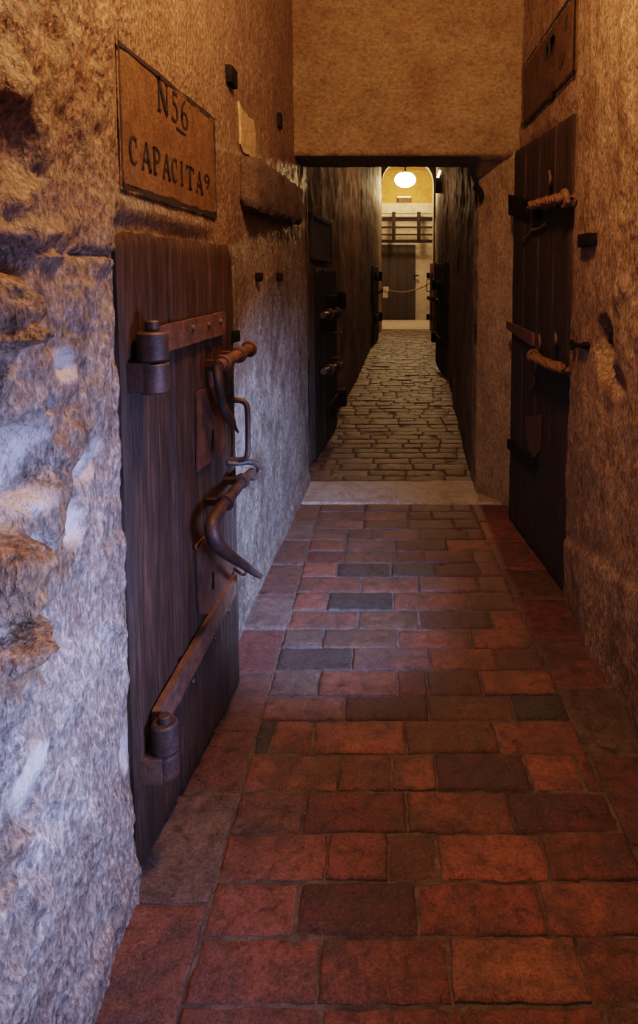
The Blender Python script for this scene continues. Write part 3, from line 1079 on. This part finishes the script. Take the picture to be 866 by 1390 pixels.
# lower bolt with its curved handle
nb2 = 0.062
A2, B2 = D1.px(302, 687, nb2), D1.px(341, 643, nb2)
bm = bmesh.new()
seq = [((342, 641), 0.0165, nb2), ((328, 655), 0.017, nb2), ((306, 682), 0.0185, nb2), ((294, 698), 0.0195, nb2 + 0.004), ((287.5, 714), 0.0205, nb2 + 0.01),
       ((291, 732), 0.0215, nb2 + 0.018), ((302, 746), 0.019, nb2 + 0.028), ((316, 757), 0.0165, nb2 + 0.036), ((331, 767), 0.0135, nb2 + 0.044), ((343, 776), 0.011, nb2 + 0.05), ((353, 782), 0.009, nb2 + 0.054)]
tube(bm, [D1.px(u, v, n) for (u, v), r, n in seq], [r for _, r, _ in seq], 18, sub=5)
lb = build('sliding_bolt', bm, M['iron'], cell)
tag(lb, 'lower bolt with a curved handle')
d2b = (B2 - A2).normalized()
nb = nb2
collar(lb, D1.px(328, 653, nb2), d2b, 0.0235, 0.006, 0.015, True, 'iron')
collar(lb, D1.px(306, 682, nb2), d2b, 0.0255, 0.006, 0.010, True, 'iron')
bm = bmesh.new()
tube(bm, [D1.px(308, 628, 0.0), D1.px(322, 629, 0.03), D1.px(337, 627, 0.06), D1.px(347, 629, 0.075), D1.px(352, 637, 0.08), D1.px(349, 646, 0.078), D1.px(341, 650, 0.07)], [0.009, 0.009, 0.010, 0.011, 0.011, 0.010, 0.007], 10, sub=5)
build('staple_ring', bm, M['iron'], lb)
bm = bmesh.new()
tube(bm, [D1.px(318, 772, 0.0), D1.px(328, 779, 0.05), D1.px(333, 779, 0.055), D1.px(335, 774, 0.06)], 0.005, 8, sub=4)
build('catch', bm, M['iron'], cell)
# lock plates
bm = bmesh.new()
poly(bm, [D1.px(u, v, 0.002) for u, v in ((266, 640), (297, 618), (304, 600), (299, 560), (292, 527), (271, 528), (265, 534))], D1.n * 0.006)
pl = build('lock_plate', bm, M['plate'], cell, smooth=False)
tag(pl, 'red brown upper lock plate with a slot')
bm = bmesh.new()
poly(bm, [D1.px(u, v, 0.0085) for u, v in ((287, 611), (289, 611), (290, 583), (288, 583))], D1.n * 0.002)
build('key_slot', bm, M['black'], pl, smooth=False)
bm = bmesh.new()
poly(bm, [D1.px(u, v, 0.002) for u, v in ((268, 833), (286, 834), (316, 790), (312, 748), (277, 730), (265, 745))], D1.n * 0.006)
pl = build('lock_plate', bm, M['plate'], cell, smooth=False)
tag(pl, 'dark lower lock plate with a slot')
bm = bmesh.new()
poly(bm, [D1.px(u, v, 0.0085) for u, v in ((288, 800), (290.5, 800), (290.5, 776), (288, 776))], D1.n * 0.002)
build('key_slot', bm, M['black'], pl, smooth=False)
bm = bmesh.new()
tube(bm, [D1.px(277, 729, 0.004), D1.px(268, 738, 0.012), D1.px(265.5, 744, 0.012), D1.px(268, 748, 0.004)], 0.003, 8, sub=3)
build('wire_staple', bm, M['rust'], cell)

# ------------------------------------------------------------------ the closed dark door (right)
D2 = Door((0.838, 2.997), (0.764, 3.93), 0.015, 2.2, -1)
dk = empty('cell_door', D2.at(0, 0, 0), 'tall dark narrow door tied shut with rope on the right wall', 'door', 'heavy wooden cell doors', 'thing')
leaf(D2, dk, M['dark_door'], [0.22, 0.46, 0.70], 0.05, None, 8.0, 0.003)
# hinge straps on the far edge
for (a, lab) in (((690, 264, 292, 730, 276, 296), 'upper dark strap'), ((687, 436, 446, 722, 452, 470), 'middle rusty strap'), ((688, 596, 608, 724, 628, 640), 'lower dark strap')):
    s_ = build('hinge_strap', strap(D2, *a, 0.004, 0.016, 8), M['rust'] if 'rusty' in lab else M['black'], dk, angle=30)
    tag(s_, lab)
# staples and keyholes
for u, v, h_ in ((746, 243, 20), (732, 466, 22), (754, 462, 18)):
    bm = bmesh.new()
    tube(bm, [D2.px(u, v - h_ / 2, 0), D2.px(u, v - h_ / 2, 0.022), D2.px(u + 1, v, 0.03), D2.px(u, v + h_ / 2, 0.022), D2.px(u, v + h_ / 2, 0)], 0.007, 8, sub=4)
    build('staple', bm, M['rust'], dk)
for v0, v1, u in ((280, 262, 768), (488, 498, 765)):
    bm = bmesh.new()
    a, b = D2.px(726, v0 if v0 < 400 else 483, 0.03), D2.px(768, v1, 0.03)
    tube(bm, [a, b], 0.012, 10)
    build('bolt', bm, M['black'], dk)
# iron hook plate on the lower half
bm = bmesh.new()
poly(bm, [D2.px(u, v, 0.002) for u, v in ((714, 565), (736, 562), (734, 612), (726, 622), (718, 610))], D2.n * 0.006)
build('worn_plate', bm, M['plate'], dk, smooth=False)

# ropes on the dark door
bm = bmesh.new()
strands(bm, [D2.px(721, 279, 0.055), D2.px(745, 272, 0.055), D2.px(764, 268, 0.055)], 0.013, 0.0115, 3.6)
ring(bm, D2.px(766, 270, 0.055), D2.n, 0.030, 0.013, 20)
ring(bm, D2.px(763, 266, 0.065), (D2.n + Vector((0, 0, 0.5))), 0.024, 0.012, 20)
tube(bm, [D2.px(771, 272, 0.055), R(777, 272) + Vector((-0.03, 0, 0)), R(784, 266) + Vector((-0.012, 0, 0))], 0.011, 8, sub=4)
tube(bm, [D2.px(721, 280, 0.05), D2.px(722, 292, 0.035), D2.px(721.5, 308, 0.02), D2.px(718, 318, 0.016), D2.px(709, 326, 0.016)], 0.006, 8, sub=5)
tube(bm, [D2.px(722, 312, 0.016), D2.px(732, 310, 0.016), D2.px(740, 304, 0.016)], 0.006, 8, sub=5)
tag(build('rope', bm, M['rope'], loc=D2.px(745, 272, 0.055)), 'upper twisted rope knotted across the dark door, loose end hanging', 'rope', 'ropes tying the dark door')
bm = bmesh.new()
strands(bm, [D2.px(721, 482, 0.055), D2.px(745, 494, 0.055), D2.px(766, 501, 0.055)], 0.014, 0.012, 3.4)
ring(bm, D2.px(724, 483, 0.055), (D2.d), 0.024, 0.012, 18)
tube(bm, [D2.px(764, 500, 0.055), R(772, 501) + Vector((-0.03, 0, 0)), R(777, 501) + Vector((-0.008, 0, 0))], 0.012, 8, sub=4)
tube(bm, [D2.px(723, 488, 0.05), D2.px(724, 505, 0.02), D2.px(725, 520, 0.016), D2.px(721, 528, 0.016)], 0.006, 8, sub=5)
tag(build('rope', bm, M['rope'], loc=D2.px(745, 494, 0.055)), 'lower twisted rope across the middle of the dark door', 'rope', 'ropes tying the dark door')

# ------------------------------------------------------------------ doors of the far passage
def far_door(a, b, z1, side, m, label, wedges, bolts, splits=(), z0=0.02, thick=0.05, staples=(), blockside=1):
    D = Door(a, b, z0, z1, side)
    r = empty('cell_door', D.at(0, 0, 0), label, 'door', 'heavy wooden cell doors', 'thing')
    leaf(D, r, m, list(splits), thick, None, a[1], 0.006)
    for (t, z, lt, dz) in wedges:
        bm = bmesh.new()
        P0, P1 = D.at(t - lt, 0.004, z - dz * 0.5), D.at(t, 0.004, z - dz * 0.5)
        box(bm, P0, D.d * lt, Vector((0, 0, dz)), D.n * 0.02, 0.003)
        box(bm, D.at(t - 0.02, -0.02, z - dz * 0.62), D.d * 0.11, Vector((0, 0, dz * 1.25)), D.n * 0.10, 0.008)
        build('hinge_strap', bm, M['black'], r)
    for (t0, t1, z0_, z1_) in bolts:
        bm = bmesh.new()
        tube(bm, [D.at(t0, 0.05, z0_), D.at(t1, 0.05, z1_)], 0.026, 12)
        bo = build('sliding_bolt', bm, M['iron'], r)
        for q in (0.3, 0.75):
            bm = bmesh.new()
            c = D.at(t0 + (t1 - t0) * q, 0.05, z0_ + (z1_ - z0_) * q)
            ring(bm, c, D.d, 0.036, 0.014, 14)
            box(bm, c - D.n * 0.06 - D.d * 0.015 - Vector((0, 0, 0.02)), D.d * 0.03, Vector((0, 0, 0.04)), D.n * 0.03)
            build('collar', bm, M['iron'], bo)
    for (t, za, zb) in staples:
        bm = bmesh.new()
        tube(bm, [D.at(t, -0.01, za), D.at(t, 0.06, za), D.at(t, 0.085, za - 0.02), D.at(t, 0.085, zb + 0.02), D.at(t, 0.06, zb), D.at(t, -0.01, zb)], 0.013, 8, sub=3)
        build('pull_handle', bm, M['iron'], r)
    return D


zt2 = aty(429, 364, 5.14).z
D3 = Door((-0.525, 5.14), (-0.44, 6.35), 0, 1, 1)
q = [D3.st(464, 406), D3.st(463, 534), D3.st(430, 428), D3.st(456, 423), D3.st(430, 505), D3.st(457, 494)]
far_door((-0.525, 5.14), (-0.44, 6.35), zt2, 1, M['dark_door'], 'dark plank door ajar on the left wall just beyond the lintel', 
         [(1.20, q[0][1], 0.7, 0.13), (1.20, q[1][1], 0.7, 0.13)],
         [(0.06, 1.05, q[2][1], q[3][1]), (0.06, 1.08, q[4][1], q[5][1])], (0.4, 0.85), staples=[(0.9, 0.95, 0.72)])
zt3 = aty(509, 361, 13.5).z
far_door((-0.195, 13.45), (-0.10, 14.75), zt3, 1, M['dark_door'], 'black silhouetted door far down the passage on the left', 
         [(1.25, 1.42, 0.9, 0.16), (1.25, 0.52, 0.9, 0.16)], [(0.5, 1.3, 1.1, 1.1)], (0.6,))
far_door((0.875, 9.45), (0.865, 10.9), 1.64, -1, M['dark_door'], 'black door with iron handles on the right wall of the dim passage',
         [(1.3, 1.3, 0.9, 0.13), (1.3, 0.45, 0.9, 0.13)], [(0.4, 1.3, 1.08, 1.08)], (0.5, 0.95), staples=[(1.2, 1.05, 0.75)])
far_door((1.25, 16.35), (1.212, 17.25), 1.74, -1, M['red_lit_door'], 'door leaf with red lamplight in its colour, standing open at the right of the lit archway',
         [(0.86, 1.42, 0.6, 0.12), (0.86, 0.35, 0.6, 0.12)], [(0.3, 0.85, 0.85, 0.85)], (0.4,), staples=[(0.8, 1.32, 1.02)])

# ------------------------------------------------------------------ far room: door, grille, box, rope, notice, lamp
p0, p1 = aty(516, 332, YB - 0.03), aty(563.5, 434, YB - 0.03)
D6 = Door((p0.x, YB - 0.06), (p1.x, YB - 0.06), 0.02, p0.z, 1)
fd = empty('cell_door', D6.at(0, 0, 0), 'plain dark brown door closed in the back wall under the grille', 'door', 'heavy wooden cell doors', 'thing')
M['brown_door'] = wood('brown_door_wood', (0.022, 0.018, 0.017), (0.036, 0.029, 0.027), (0.05, 0.04, 0.036), 0.75, 'z', (0.045, 0.037, 0.034))
leaf(D6, fd, M['brown_door'], [D6.w * 0.25, D6.w * 0.5, D6.w * 0.75], 0.05, None, 2.0, 0.003)
bm = bmesh.new()
bx(bm, D6.b.x - 0.06, D6.b.x + 0.10, YB - 0.14, YB - 0.10, 1.38, 1.43, 0.005)
build('latch', bm, M['black'], fd)

gx0, gx1 = aty(516, 330, 20.4).x, aty(587, 330, 20.4).x
gv = empty('iron_grille', (gx0, 20.4, aty(540, 330, 20.4).z), 'black iron grille of flat bars above the far door', 'grille')
for v, th in ((299, 0.05), (308.5, 0.06), (318.5, 0.05), (327.5, 0.10)):
    z = aty(540, v, 20.4).z
    bm = bmesh.new()
    bx(bm, gx0 - 0.12, gx1 + 0.12, 20.38, 20.42, z - th / 2, z + th / 2, 0.005)
    build('cross_bar', bm, M['black'], gv)
for u in (534.5, 568.5):
    a, b = aty(u, 290, 20.36), aty(u + 1, 329, 20.36)
    bm = bmesh.new()
    bx(bm, a.x - 0.055, a.x + 0.055, 20.34, 20.39, b.z, a.z + 0.05, 0.005)
    build('upright_bar', bm, M['black'], gv)

a, b = aty(540, 283, YB - 0.2), aty(557, 269, YB - 0.2)
bm = bmesh.new()
bx(bm, a.x, b.x, YB - 0.30, YB - 0.05, z1, b.z, 0.01)
bd = empty('junction_box', ((a.x + b.x) / 2, YB - 0.18, z1), 'small box, its lit top painted pale, sitting on the ledge under the lamp', 'box')
build('case', bm, M['sign_dim'], bd)
bm = bmesh.new()
bx(bm, a.x - 0.02, b.x + 0.02, YB - 0.32, YB - 0.04, b.z, b.z + 0.05, 0.008)
build('lit_top', bm, M['paper'], bd)  # pale slab paints in the lamplight on top of the box

lc = aty(550, 244, 19.2)
lamp = empty('ceiling_lamp', lc + Vector((0, 0, 0.3)), 'glowing round ceiling lamp under the far vault', 'lamp')
bm = bmesh.new()
bmesh.ops.create_uvsphere(bm, u_segments=24, v_segments=14, radius=0.30)
for v in bm.verts:
    v.co.z *= 0.72
bmesh.ops.translate(bm, verts=bm.verts[:], vec=lc)
build('globe', bm, M['bulb'], lamp)
bm = bmesh.new()
cyl(bm, lc + Vector((0, 0, 0.14)), lc + Vector((0, 0, 0.24)), 0.10, 18)
tube(bm, [lc + Vector((0, 0, 0.22)), lc + Vector((0, 0, 0.50))], 0.02, 8)
build('mount', bm, M['black'], lamp)

# barrier rope and notice
Yb = 17.25
pts = []
for k in range(21):
    t = k / 20
    u = 519 + (584 - 519) * t
    v = 390 + (384 - 390) * t + 10 * 4 * t * (1 - t) * (1 - 0.15 * t)
    pts.append(aty(u, v, Yb - 0.02 * k / 20))
bm = bmesh.new()
tube(bm, pts, 0.015, 8)
tag(build('barrier_rope', bm, M['cord'], loc=pts[0]), 'pale rope sagging across the far archway', 'rope')
a, b = aty(520.5, 389, Yb - 0.03), aty(527.5, 404, Yb - 0.03)
bm = bmesh.new()
g = surf(bm, 4, 6, lambda i, j: Vector((a.x + (b.x - a.x) * i / 4 - 0.02 * j / 6, Yb - 0.05 + 0.01 * math.sin(i), a.z + (b.z - a.z) * j / 6)))
bmesh.ops.solidify(bm, geom=bm.faces[:], thickness=0.004)
tag(build('paper_notice', bm, M['paper'], loc=a), 'small white notice hanging at the left end of the barrier rope', 'notice')

# small lamp bracket high on the right wall of the passage
a = aty(595, 248, 11.6)
fx_ = empty('wall_lamp', a, 'slim black lamp bracket with a lit tip high on the right passage wall', 'lamp')
bm = bmesh.new()
bx(bm, a.x - 0.05, a.x + 0.13, a.y - 0.05, a.y + 0.05, aty(595, 262, 11.6).z, aty(595, 238, 11.6).z, 0.01)
build('bracket', bm, M['black'], fx_)
bm = bmesh.new()
tube(bm, [aty(594, 241, 11.5), aty(597.5, 231.5, 11.5)], 0.02, 10)
build('tube', bm, M['tube'], fx_)

# hook on the pier
hk = aty(646, 255, 4.42)
bm = bmesh.new()
tube(bm, [hk + Vector((0.02, 0.06, 0.02)), hk, hk + Vector((0.012, -0.035, -0.012)), hk + Vector((0.03, -0.05, -0.055)), hk + Vector((0.022, -0.04, -0.10))], [0.02, 0.022, 0.022, 0.018, 0.008], 10, sub=4)
tag(build('iron_hook', bm, M['black'], loc=hk), 'bent dark iron hook at the top corner of the pale pier', 'hook')

# ------------------------------------------------------------------ iron stubs, eye bolt, corbel, patch
def stub(name, u, v, wall, w, h, out, label, cat, grp, m='black'):
    X = XL if wall == 'l' else XR
    c = atx(u, v, X + (0.02 if wall == 'l' else -0.02))
    if wall == 'l':
        c.x = xl(c.y)
    s = 1 if wall == 'l' else -1
    bm = bmesh.new()
    box(bm, (c.x - s * 0.04, c.y - w / 2, c.z - h / 2), (s * (0.04 + out), 0, 0), (0, w, 0), (0, 0, h), 0.004)
    for vv in bm.verts:
        vv.co += Vector((0, 0.006 * fbm(vv.co, 30, 2), 0.006 * fbm(vv.co, 30, 2, 4)))
    return tag(build(name, bm, M[m], loc=c), label, cat, grp)
G = 'iron stubs left in the walls'
stub('iron_stub', 318, 104, 'l', 0.10, 0.066, 0.022, 'largest black iron stub high on the left wall, above the corbel', 'stub', G)
stub('iron_stub', 375, 164, 'l', 0.06, 0.075, 0.018, 'small black iron stub between the corbel and the cross wall, high up', 'stub', G)
stub('iron_stub', 352, 376, 'l', 0.035, 0.040, 0.030, 'black square iron stub right of the open door, the nearer of two', 'stub', G)
stub('iron_stub', 374, 376, 'l', 0.035, 0.044, 0.030, 'black square iron stub below the corbel, the farther of two', 'stub', G)
stub('iron_stub', 795, 326, 'r', 0.17, 0.052, 0.010, 'black iron stub in the right wall beside the dark door', 'stub', G)

ec = R(779, 468)
bm = bmesh.new()
e0 = R(801, 469)
ring(bm, R(783, 468) + Vector((-0.02, 0, 0)), (1, 0, 0), 0.018, 0.007, 18)
tube(bm, [R(788, 468) + Vector((-0.02, 0, 0)), R(794, 469) + Vector((-0.018, 0, 0)), R(800, 469) + Vector((-0.010, 0, 0))], [0.010, 0.010, 0.015], 10)
cyl(bm, R(799, 469) + Vector((-0.025, 0, 0)), R(799, 469) + Vector((0.02, 0, 0)), 0.016, 12)
tag(build('eye_bolt', bm, M['black'], loc=ec), 'black iron eye pin on the right wall beside the dark door', 'pin')
bm = bmesh.new()
kc = R(822, 460)
bx(bm, XR + 0.02, XR + 0.075, kc.y - 0.045, kc.y + 0.03, kc.z - 0.02, kc.z + 0.02, 0.003)
tag(build('iron_socket', bm, M['black'], loc=kc), 'black iron socket inside the small hollow in the right wall', 'socket')

# broken corbel
ca, cb = L(322, 250), L(408, 272)
bm = bmesh.new()
cpts = []
ya, yb = L(325, 250).y, L(404, 265).y
yb = min(yb, 4.05)
n = 40
def corb(i, j):
    s = i / n; a = 2 * math.pi * j / 28
    y = ya + (yb - ya) * s
    zc = L(325, 246).z + (aty(404, 280, yb).z - L(325, 246).z) * s
    end = min(1, (min(s, 1 - s) / 0.05)) ** 0.5
    ca_, sa_ = math.cos(a), math.sin(a)
    sq = 1 / max(abs(ca_), abs(sa_)) ** 0.7            # squarish section
    r = 1 + 0.13 * fbm((y, ca_ * 0.4, sa_ * 0.4), 5, 3) + 0.07 * fbm((y, ca_ * 0.15, sa_ * 0.15), 22, 3)
    return Vector((xl(y) + 0.01 + 0.068 * ca_ * sq * r * end, y + 0.02 * sa_ * (1 if s < 0.1 else 0), zc + 0.118 * sa_ * sq * r * (0.6 + 0.4 * end)))
surf(bm, n, 28, corb)
bmesh.ops.remove_doubles(bm, verts=bm.verts[:], dist=1e-4)
tag(build('broken_corbel', bm, M['corbel'], loc=(xl(ya), ya, L(325, 246).z)), 'broken grey brown stone corbel projecting from the left wall', 'corbel')
bm = bmesh.new()
ya, yb = L(322, 180).y, L(345, 180).y
za, zb = L(333, 212).z, L(333, 150).z
def pat(i, j):
    y = ya + (yb - ya) * i / 20; z = za + (zb - za) * j / 30
    e = min(i, 20 - i, j, 30 - j)
    return Vector((xl(y) + (0.006 if e > 1 else -0.03) + 0.004 * fbm((0, y, z), 18, 3), y + 0.02 * fbm((0, 1, z), 7, 4), z + 0.02 * fbm((0, y, 3), 7, 4)))
surf(bm, 20, 30, pat)
tag(build('trim_4', bm, M['patch']), 'pale mortar patch above the corbel', 'patch', kind='structure')

# ------------------------------------------------------------------ signs
def strokes_letter(ch):
    """thick and thin strokes on a 1 x 1 cell: (x0,y0,x1,y1,w) plus arcs ('a',cx,cy,rx,ry,a0,a1,w)"""
    T, t = 0.20, 0.08
    d = {
        'C': [('a', .55, .5, .38, .46, 50, 310, T), (.80, .62, .80, .92, t)],
        'A': [(.10, 0, .48, 1, t), (.48, 1, .86, 0, T), (.24, .35, .70, .35, t), (0, .02, .25, .02, t), (.68, .02, 1, .02, t)],
        'P': [(.28, 0, .28, 1, T), ('a', .40, .73, .42, .25, -90, 90, T * .8), (.1, .02, .5, .02, t), (.1, .98, .45, .98, t), (.3, .48, .45, .48, t)],
        'I': [(.5, 0, .5, 1, T), (.25, .02, .75, .02, t), (.25, .98, .75, .98, t)],
        'T': [(.5, 0, .5, 1, T), (.05, .96, .95, .96, t), (.07, .75, .07, .98, t), (.93, .75, .93, .98, t), (.3, .02, .7, .02, t)],
        'N': [(.15, 0, .15, 1, t), (.15, 1, .85, 0, T), (.85, 0, .85, 1, t), (0, .98, .3, .98, t), (.7, .98, 1, .98, t), (0, .02, .3, .02, t)],
        '5': [(.28, .55, .28, .97, t), (.25, .95, .85, .95, T * .8), ('a', .42, .32, .40, .30, -140, 110, T)],
        '6': [('a', .5, .28, .36, .27, 0, 360, T * .8), ('a', .72, .35, .58, .62, 95, 190, T)],
        '9': [('a', .5, .70, .34, .27, 0, 360, T * .9), ('a', .30, .62, .54, .60, -80, 10, T)],
    }
    return d[ch]


def letter(bm, ch, place, asp):
    """place(x, y) -> point on the panel; asp = height / width of the cell, so strokes keep their weight"""
    def seg(x0, y0, x1, y1, w):
        dx, dy = x1 - x0, (y1 - y0) * asp
        l = math.hypot(dx, dy) or 1
        nx, ny = -dy / l * w / 2, dx / l * w / 2 / asp
        return [(x0 + nx, y0 + ny), (x1 + nx, y1 + ny), (x1 - nx, y1 - ny), (x0 - nx, y0 - ny)]
    for s in strokes_letter(ch):
        if s[0] == 'a':
            _, cx, cy, rx, ry, a0, a1, w = s
            n = 18
            pv = None
            for k in range(n + 1):
                a = math.radians(a0 + (a1 - a0) * k / n)
                ww = w * (0.45 + 0.55 * abs(math.cos(a)))
                o_ = bm.verts.new(place(cx + (rx + ww / 2) * math.cos(a), cy + (ry + ww / 2 / asp) * math.sin(a)))
                i_ = bm.verts.new(place(cx + (rx - ww / 2) * math.cos(a), cy + (ry - ww / 2 / asp) * math.sin(a)))
                if pv: bm.faces.new((pv[0], o_, i_, pv[1]))
                pv = (o_, i_)
        else:
            bm.faces.new([bm.verts.new(place(x, y)) for x, y in seg(*s)])


sg = empty('painted_sign', (XL, (SIGN_Y0 + SIGN_Y1) / 2, SIGN_Z0), 'brown painted panel lettered N 56 CAPACITA 9 above the open door', 'sign', 'painted cell number panels')
bm = bmesh.new()
XS = XL + 0.0035
def sgn(i, j):
    y = SIGN_Y0 + 0.008 + (SIGN_Y1 - SIGN_Y0 - 0.016) * i / 60; z = SIGN_Z0 + 0.008 + (SIGN_Z1 - SIGN_Z0 - 0.016) * j / 26
    e = min(i, 60 - i, j, 26 - j)
    return Vector((XS - (0.02 if e == 0 else 0) + 0.0012 * fbm((0, y, z), 12, 3), y, z))
surf(bm, 60, 26, sgn)
build('panel', bm, M['sign'], sg)
XP = XS + 0.0022
bm = bmesh.new()
def line(y0, z0, y1, z1, w0, w1, n=30):
    a, b = Vector((XP, y0, z0)), Vector((XP, y1, z1))
    d = (b - a).normalized(); p = Vector((0, -d.z, d.y))
    pv = None
    for k in range(n + 1):
        s = k / n
        c = a.lerp(b, s); w = (w0 + (w1 - w0) * s) * (1 + 0.9 * fbm((c.y, c.z, w0 * 50), 12, 3))
        w = max(w, 0.002)
        x, y_ = bm.verts.new(c + p * w / 2), bm.verts.new(c - p * w / 2)
        if pv: bm.faces.new((pv[0], x, y_, pv[1]))
        pv = (x, y_)
line(SIGN_Y0 + 0.008, SIGN_Z1 - 0.03, SIGN_Y1 - 0.01, SIGN_Z1 - 0.008, 0.009, 0.012)
line(SIGN_Y0 + 0.008, SIGN_Z0 + 0.008, SIGN_Y0 + 0.008, SIGN_Z1 - 0.004, 0.012, 0.006)
line(SIGN_Y1 - 0.010, SIGN_Z0 + 0.01, SIGN_Y1 - 0.010, SIGN_Z1 - 0.006, 0.014, 0.012)
line(SIGN_Y0 + 0.008, SIGN_Z0 + 0.012, SIGN_Y1 - 0.01, SIGN_Z0 + 0.016, 0.017, 0.020)
build('border', bm, M['paint'], sg, smooth=False)
def put(bm, ch, u0, u1, zlo, zhi, skew=0):
    y0, y1 = atx(u0, 200, XP).y, atx(u1, 200, XP).y
    letter(bm, ch, lambda x, y: Vector((XP, y0 + (y1 - y0) * x, zlo + (zhi - zlo) * y)), (zhi - zlo) / (y1 - y0))
bm = bmesh.new()
zl, zh = atx(182, 223, XP).z, atx(182, 184, XP).z
for ch, u0, u1 in (('C', 175, 188), ('A', 192, 206), ('P', 206.5, 219), ('A', 220.5, 231.5), ('C', 232, 241), ('I', 242.5, 250), ('T', 252, 263), ('A', 265, 275)):
    put(bm, ch, u0, u1, zl, zh)
put(bm, '9', 276.5, 284, zl + (zh - zl) * 0.42, zh + 0.004)
build('word_lettering', bm, M['paint'], sg, smooth=False)
bm = bmesh.new()
zl2, zh2 = atx(253, 176, XP).z, atx(253, 138, XP).z
put(bm, 'N', 216, 231, zl2, zh2 + 0.002)
put(bm, '5', 234.5, 244, zl2, zh2)
put(bm, '6', 247, 257, zl2, zh2)
build('number_lettering', bm, M['paint'], sg, smooth=False)
bm = bmesh.new()
line(atx(240, 180, XP).y, zl2 - 0.014, atx(253, 190, XP).y, zl2 - 0.017, 0.007, 0.009, 8)
build('dash', bm, M['paint'], sg, smooth=False)

# faded panel on the right wall
q00, q10, q11, q01 = R(711, 166), R(783, 111), R(783, 4), R(713, 78)
XQ = XR - 0.012
yA, yB_ = q10.y, q00.y
zA, zB = 2.33, (q11.z + q01.z) / 2
zA = (q00.z + q10.z) / 2
sr = empty('painted_sign', (XR, (yA + yB_) / 2, zA), 'faded brown panel with worn illegible marks above the dark door', 'sign', 'painted cell number panels')
bm = bmesh.new()
def sg2(i, j):
    y = yA + (yB_ - yA) * i / 30; z = zA + (zB - zA) * j / 16
    e = min(i, 30 - i, j, 16 - j)
    return Vector((XQ + (0.022 if e == 0 else 0) + 0.001 * fbm((0, y, z), 12, 3), y, z))
surf(bm, 30, 16, sg2, flip=True)
build('panel', bm, M['sign_dim'], sr)
bm = bmesh.new()
XP_old, XP = XP, XQ - 0.0028
line(yA, zB - 0.008, yB_, zB - 0.008, 0.022, 0.010)
line(yA, zA + 0.012, yB_, zA + 0.012, 0.016, 0.020)
line(yA + 0.012, zA, yA + 0.012, zB, 0.016, 0.016)
line(yB_ - 0.012, zA, yB_ - 0.012, zB, 0.010, 0.010)
build('border', bm, M['paint'], sr, smooth=False)
for u, v, ru, rv, k in ((746, 62, 6, 11, 0), (741, 68, 3, 12, 1), (750, 58, 3, 14, 2), (761, 82, 3, 12, 3), (748, 122, 4, 12, 4), (768, 30, 2, 10, 5)):
    c = atx(u, v, XP); sy = abs(atx(u + ru, v, XP).y - c.y); sz = abs(atx(u, v + rv, XP).z - c.z)
    pts = [Vector((XP, c.y + sy * math.cos(a) * (1 + 0.6 * fbm((math.cos(a) + k, math.sin(a), k), 1.5, 3)), c.z + sz * math.sin(a) * (1 + 0.6 * fbm((math.cos(a), math.sin(a) + k, 2), 1.5, 3)))) for a in [2 * math.pi * q / 18 for q in range(18)]]
    bm = bmesh.new()
    bm.faces.new([bm.verts.new(p) for p in pts])
    build('worn_mark', bm, M['faint'], sr, smooth=False)

# dark panel above the second left door
y0, y1 = 5.15, 6.35
za, zb = aty(430, 352, 5.2).z, aty(430, 288, 5.2).z
sd = empty('painted_sign', (xl(5.7), 5.7, za), 'dark small panel on the left passage wall over the ajar door', 'sign', 'painted cell number panels')
bm = bmesh.new()
def pp(y, z, o): return Vector((xl(y) + 0.022 + o, y, z))
for i in range(2):
    pass
poly(bm, [pp(y0, za, -0.05), pp(y1, za, -0.05), pp(y1, zb, -0.05), pp(y0, zb, -0.05)], (0.045, 0, 0))
build('panel', bm, M['dusk'], sd, smooth=False)
bm = bmesh.new()
for a_, b_, c_, d_ in ((y0, za, y1, za + 0.025), (y0, zb - 0.025, y1, zb), (y0, za, y0 + 0.05, zb), (y1 - 0.05, za, y1, zb)):
    poly(bm, [pp(a_, b_, 0.004), pp(c_, b_, 0.004), pp(c_, d_, 0.004), pp(a_, d_, 0.004)], (0.004, 0, 0))
build('border', bm, M['faint'], sd, smooth=False)

# ------------------------------------------------------------------ light
def light(name, typ, loc, energy, color, **kw):
    l = bpy.data.lights.new(name, typ)
    l.energy = energy
    l.color = color
    for k, v in kw.items():
        setattr(l, k, v)
    o = bpy.data.objects.new(name, l)
    o.location = loc
    COL.objects.link(o)
    return o


def aim(o, target):
    o.rotation_euler = (Vector(target) - o.location).to_track_quat('-Z', 'Y').to_euler()


light('warm_ceiling_light', 'POINT', (0.12, 1.6, 3.0), 98, (1.0, 0.53, 0.245), shadow_soft_size=0.14)
a1 = light('daylight_low_near', 'AREA', (0.79, 0.85, 0.72), 8.5, (0.38, 0.50, 1.0), shape='RECTANGLE', size=0.4, size_y=0.4, spread=math.radians(75))
aim(a1, (-0.6, 1.22, 0.66))
a2_ = light('daylight_low_far', 'SPOT', (0.66, 1.5, 0.95), 350, (0.34, 0.52, 1.0), spot_size=math.radians(60), spot_blend=1.0, shadow_soft_size=0.10)
aim(a2_, (-0.55, 3.1, 0.36))
light('far_room_light', 'POINT', lc + Vector((0, -0.25, -0.34)), 150, (1.0, 0.60, 0.30), shadow_soft_size=0.2)
light('passage_fill', 'POINT', (0.80, 8.6, 4.2), 72, (1.0, 0.58, 0.31), shadow_soft_size=0.3)  # unseen fill added to brighten the far passage walls
w = bpy.data.worlds.new('dim_air')
S.world = w
w.use_nodes = True
w.node_tree.nodes['Background'].inputs[0].default_value = (0.6, 0.55, 0.5, 1)
w.node_tree.nodes['Background'].inputs[1].default_value = 0.03
S.view_settings.view_transform = 'Filmic'
S.view_settings.look = 'Medium High Contrast'
S.view_settings.exposure = 0.6
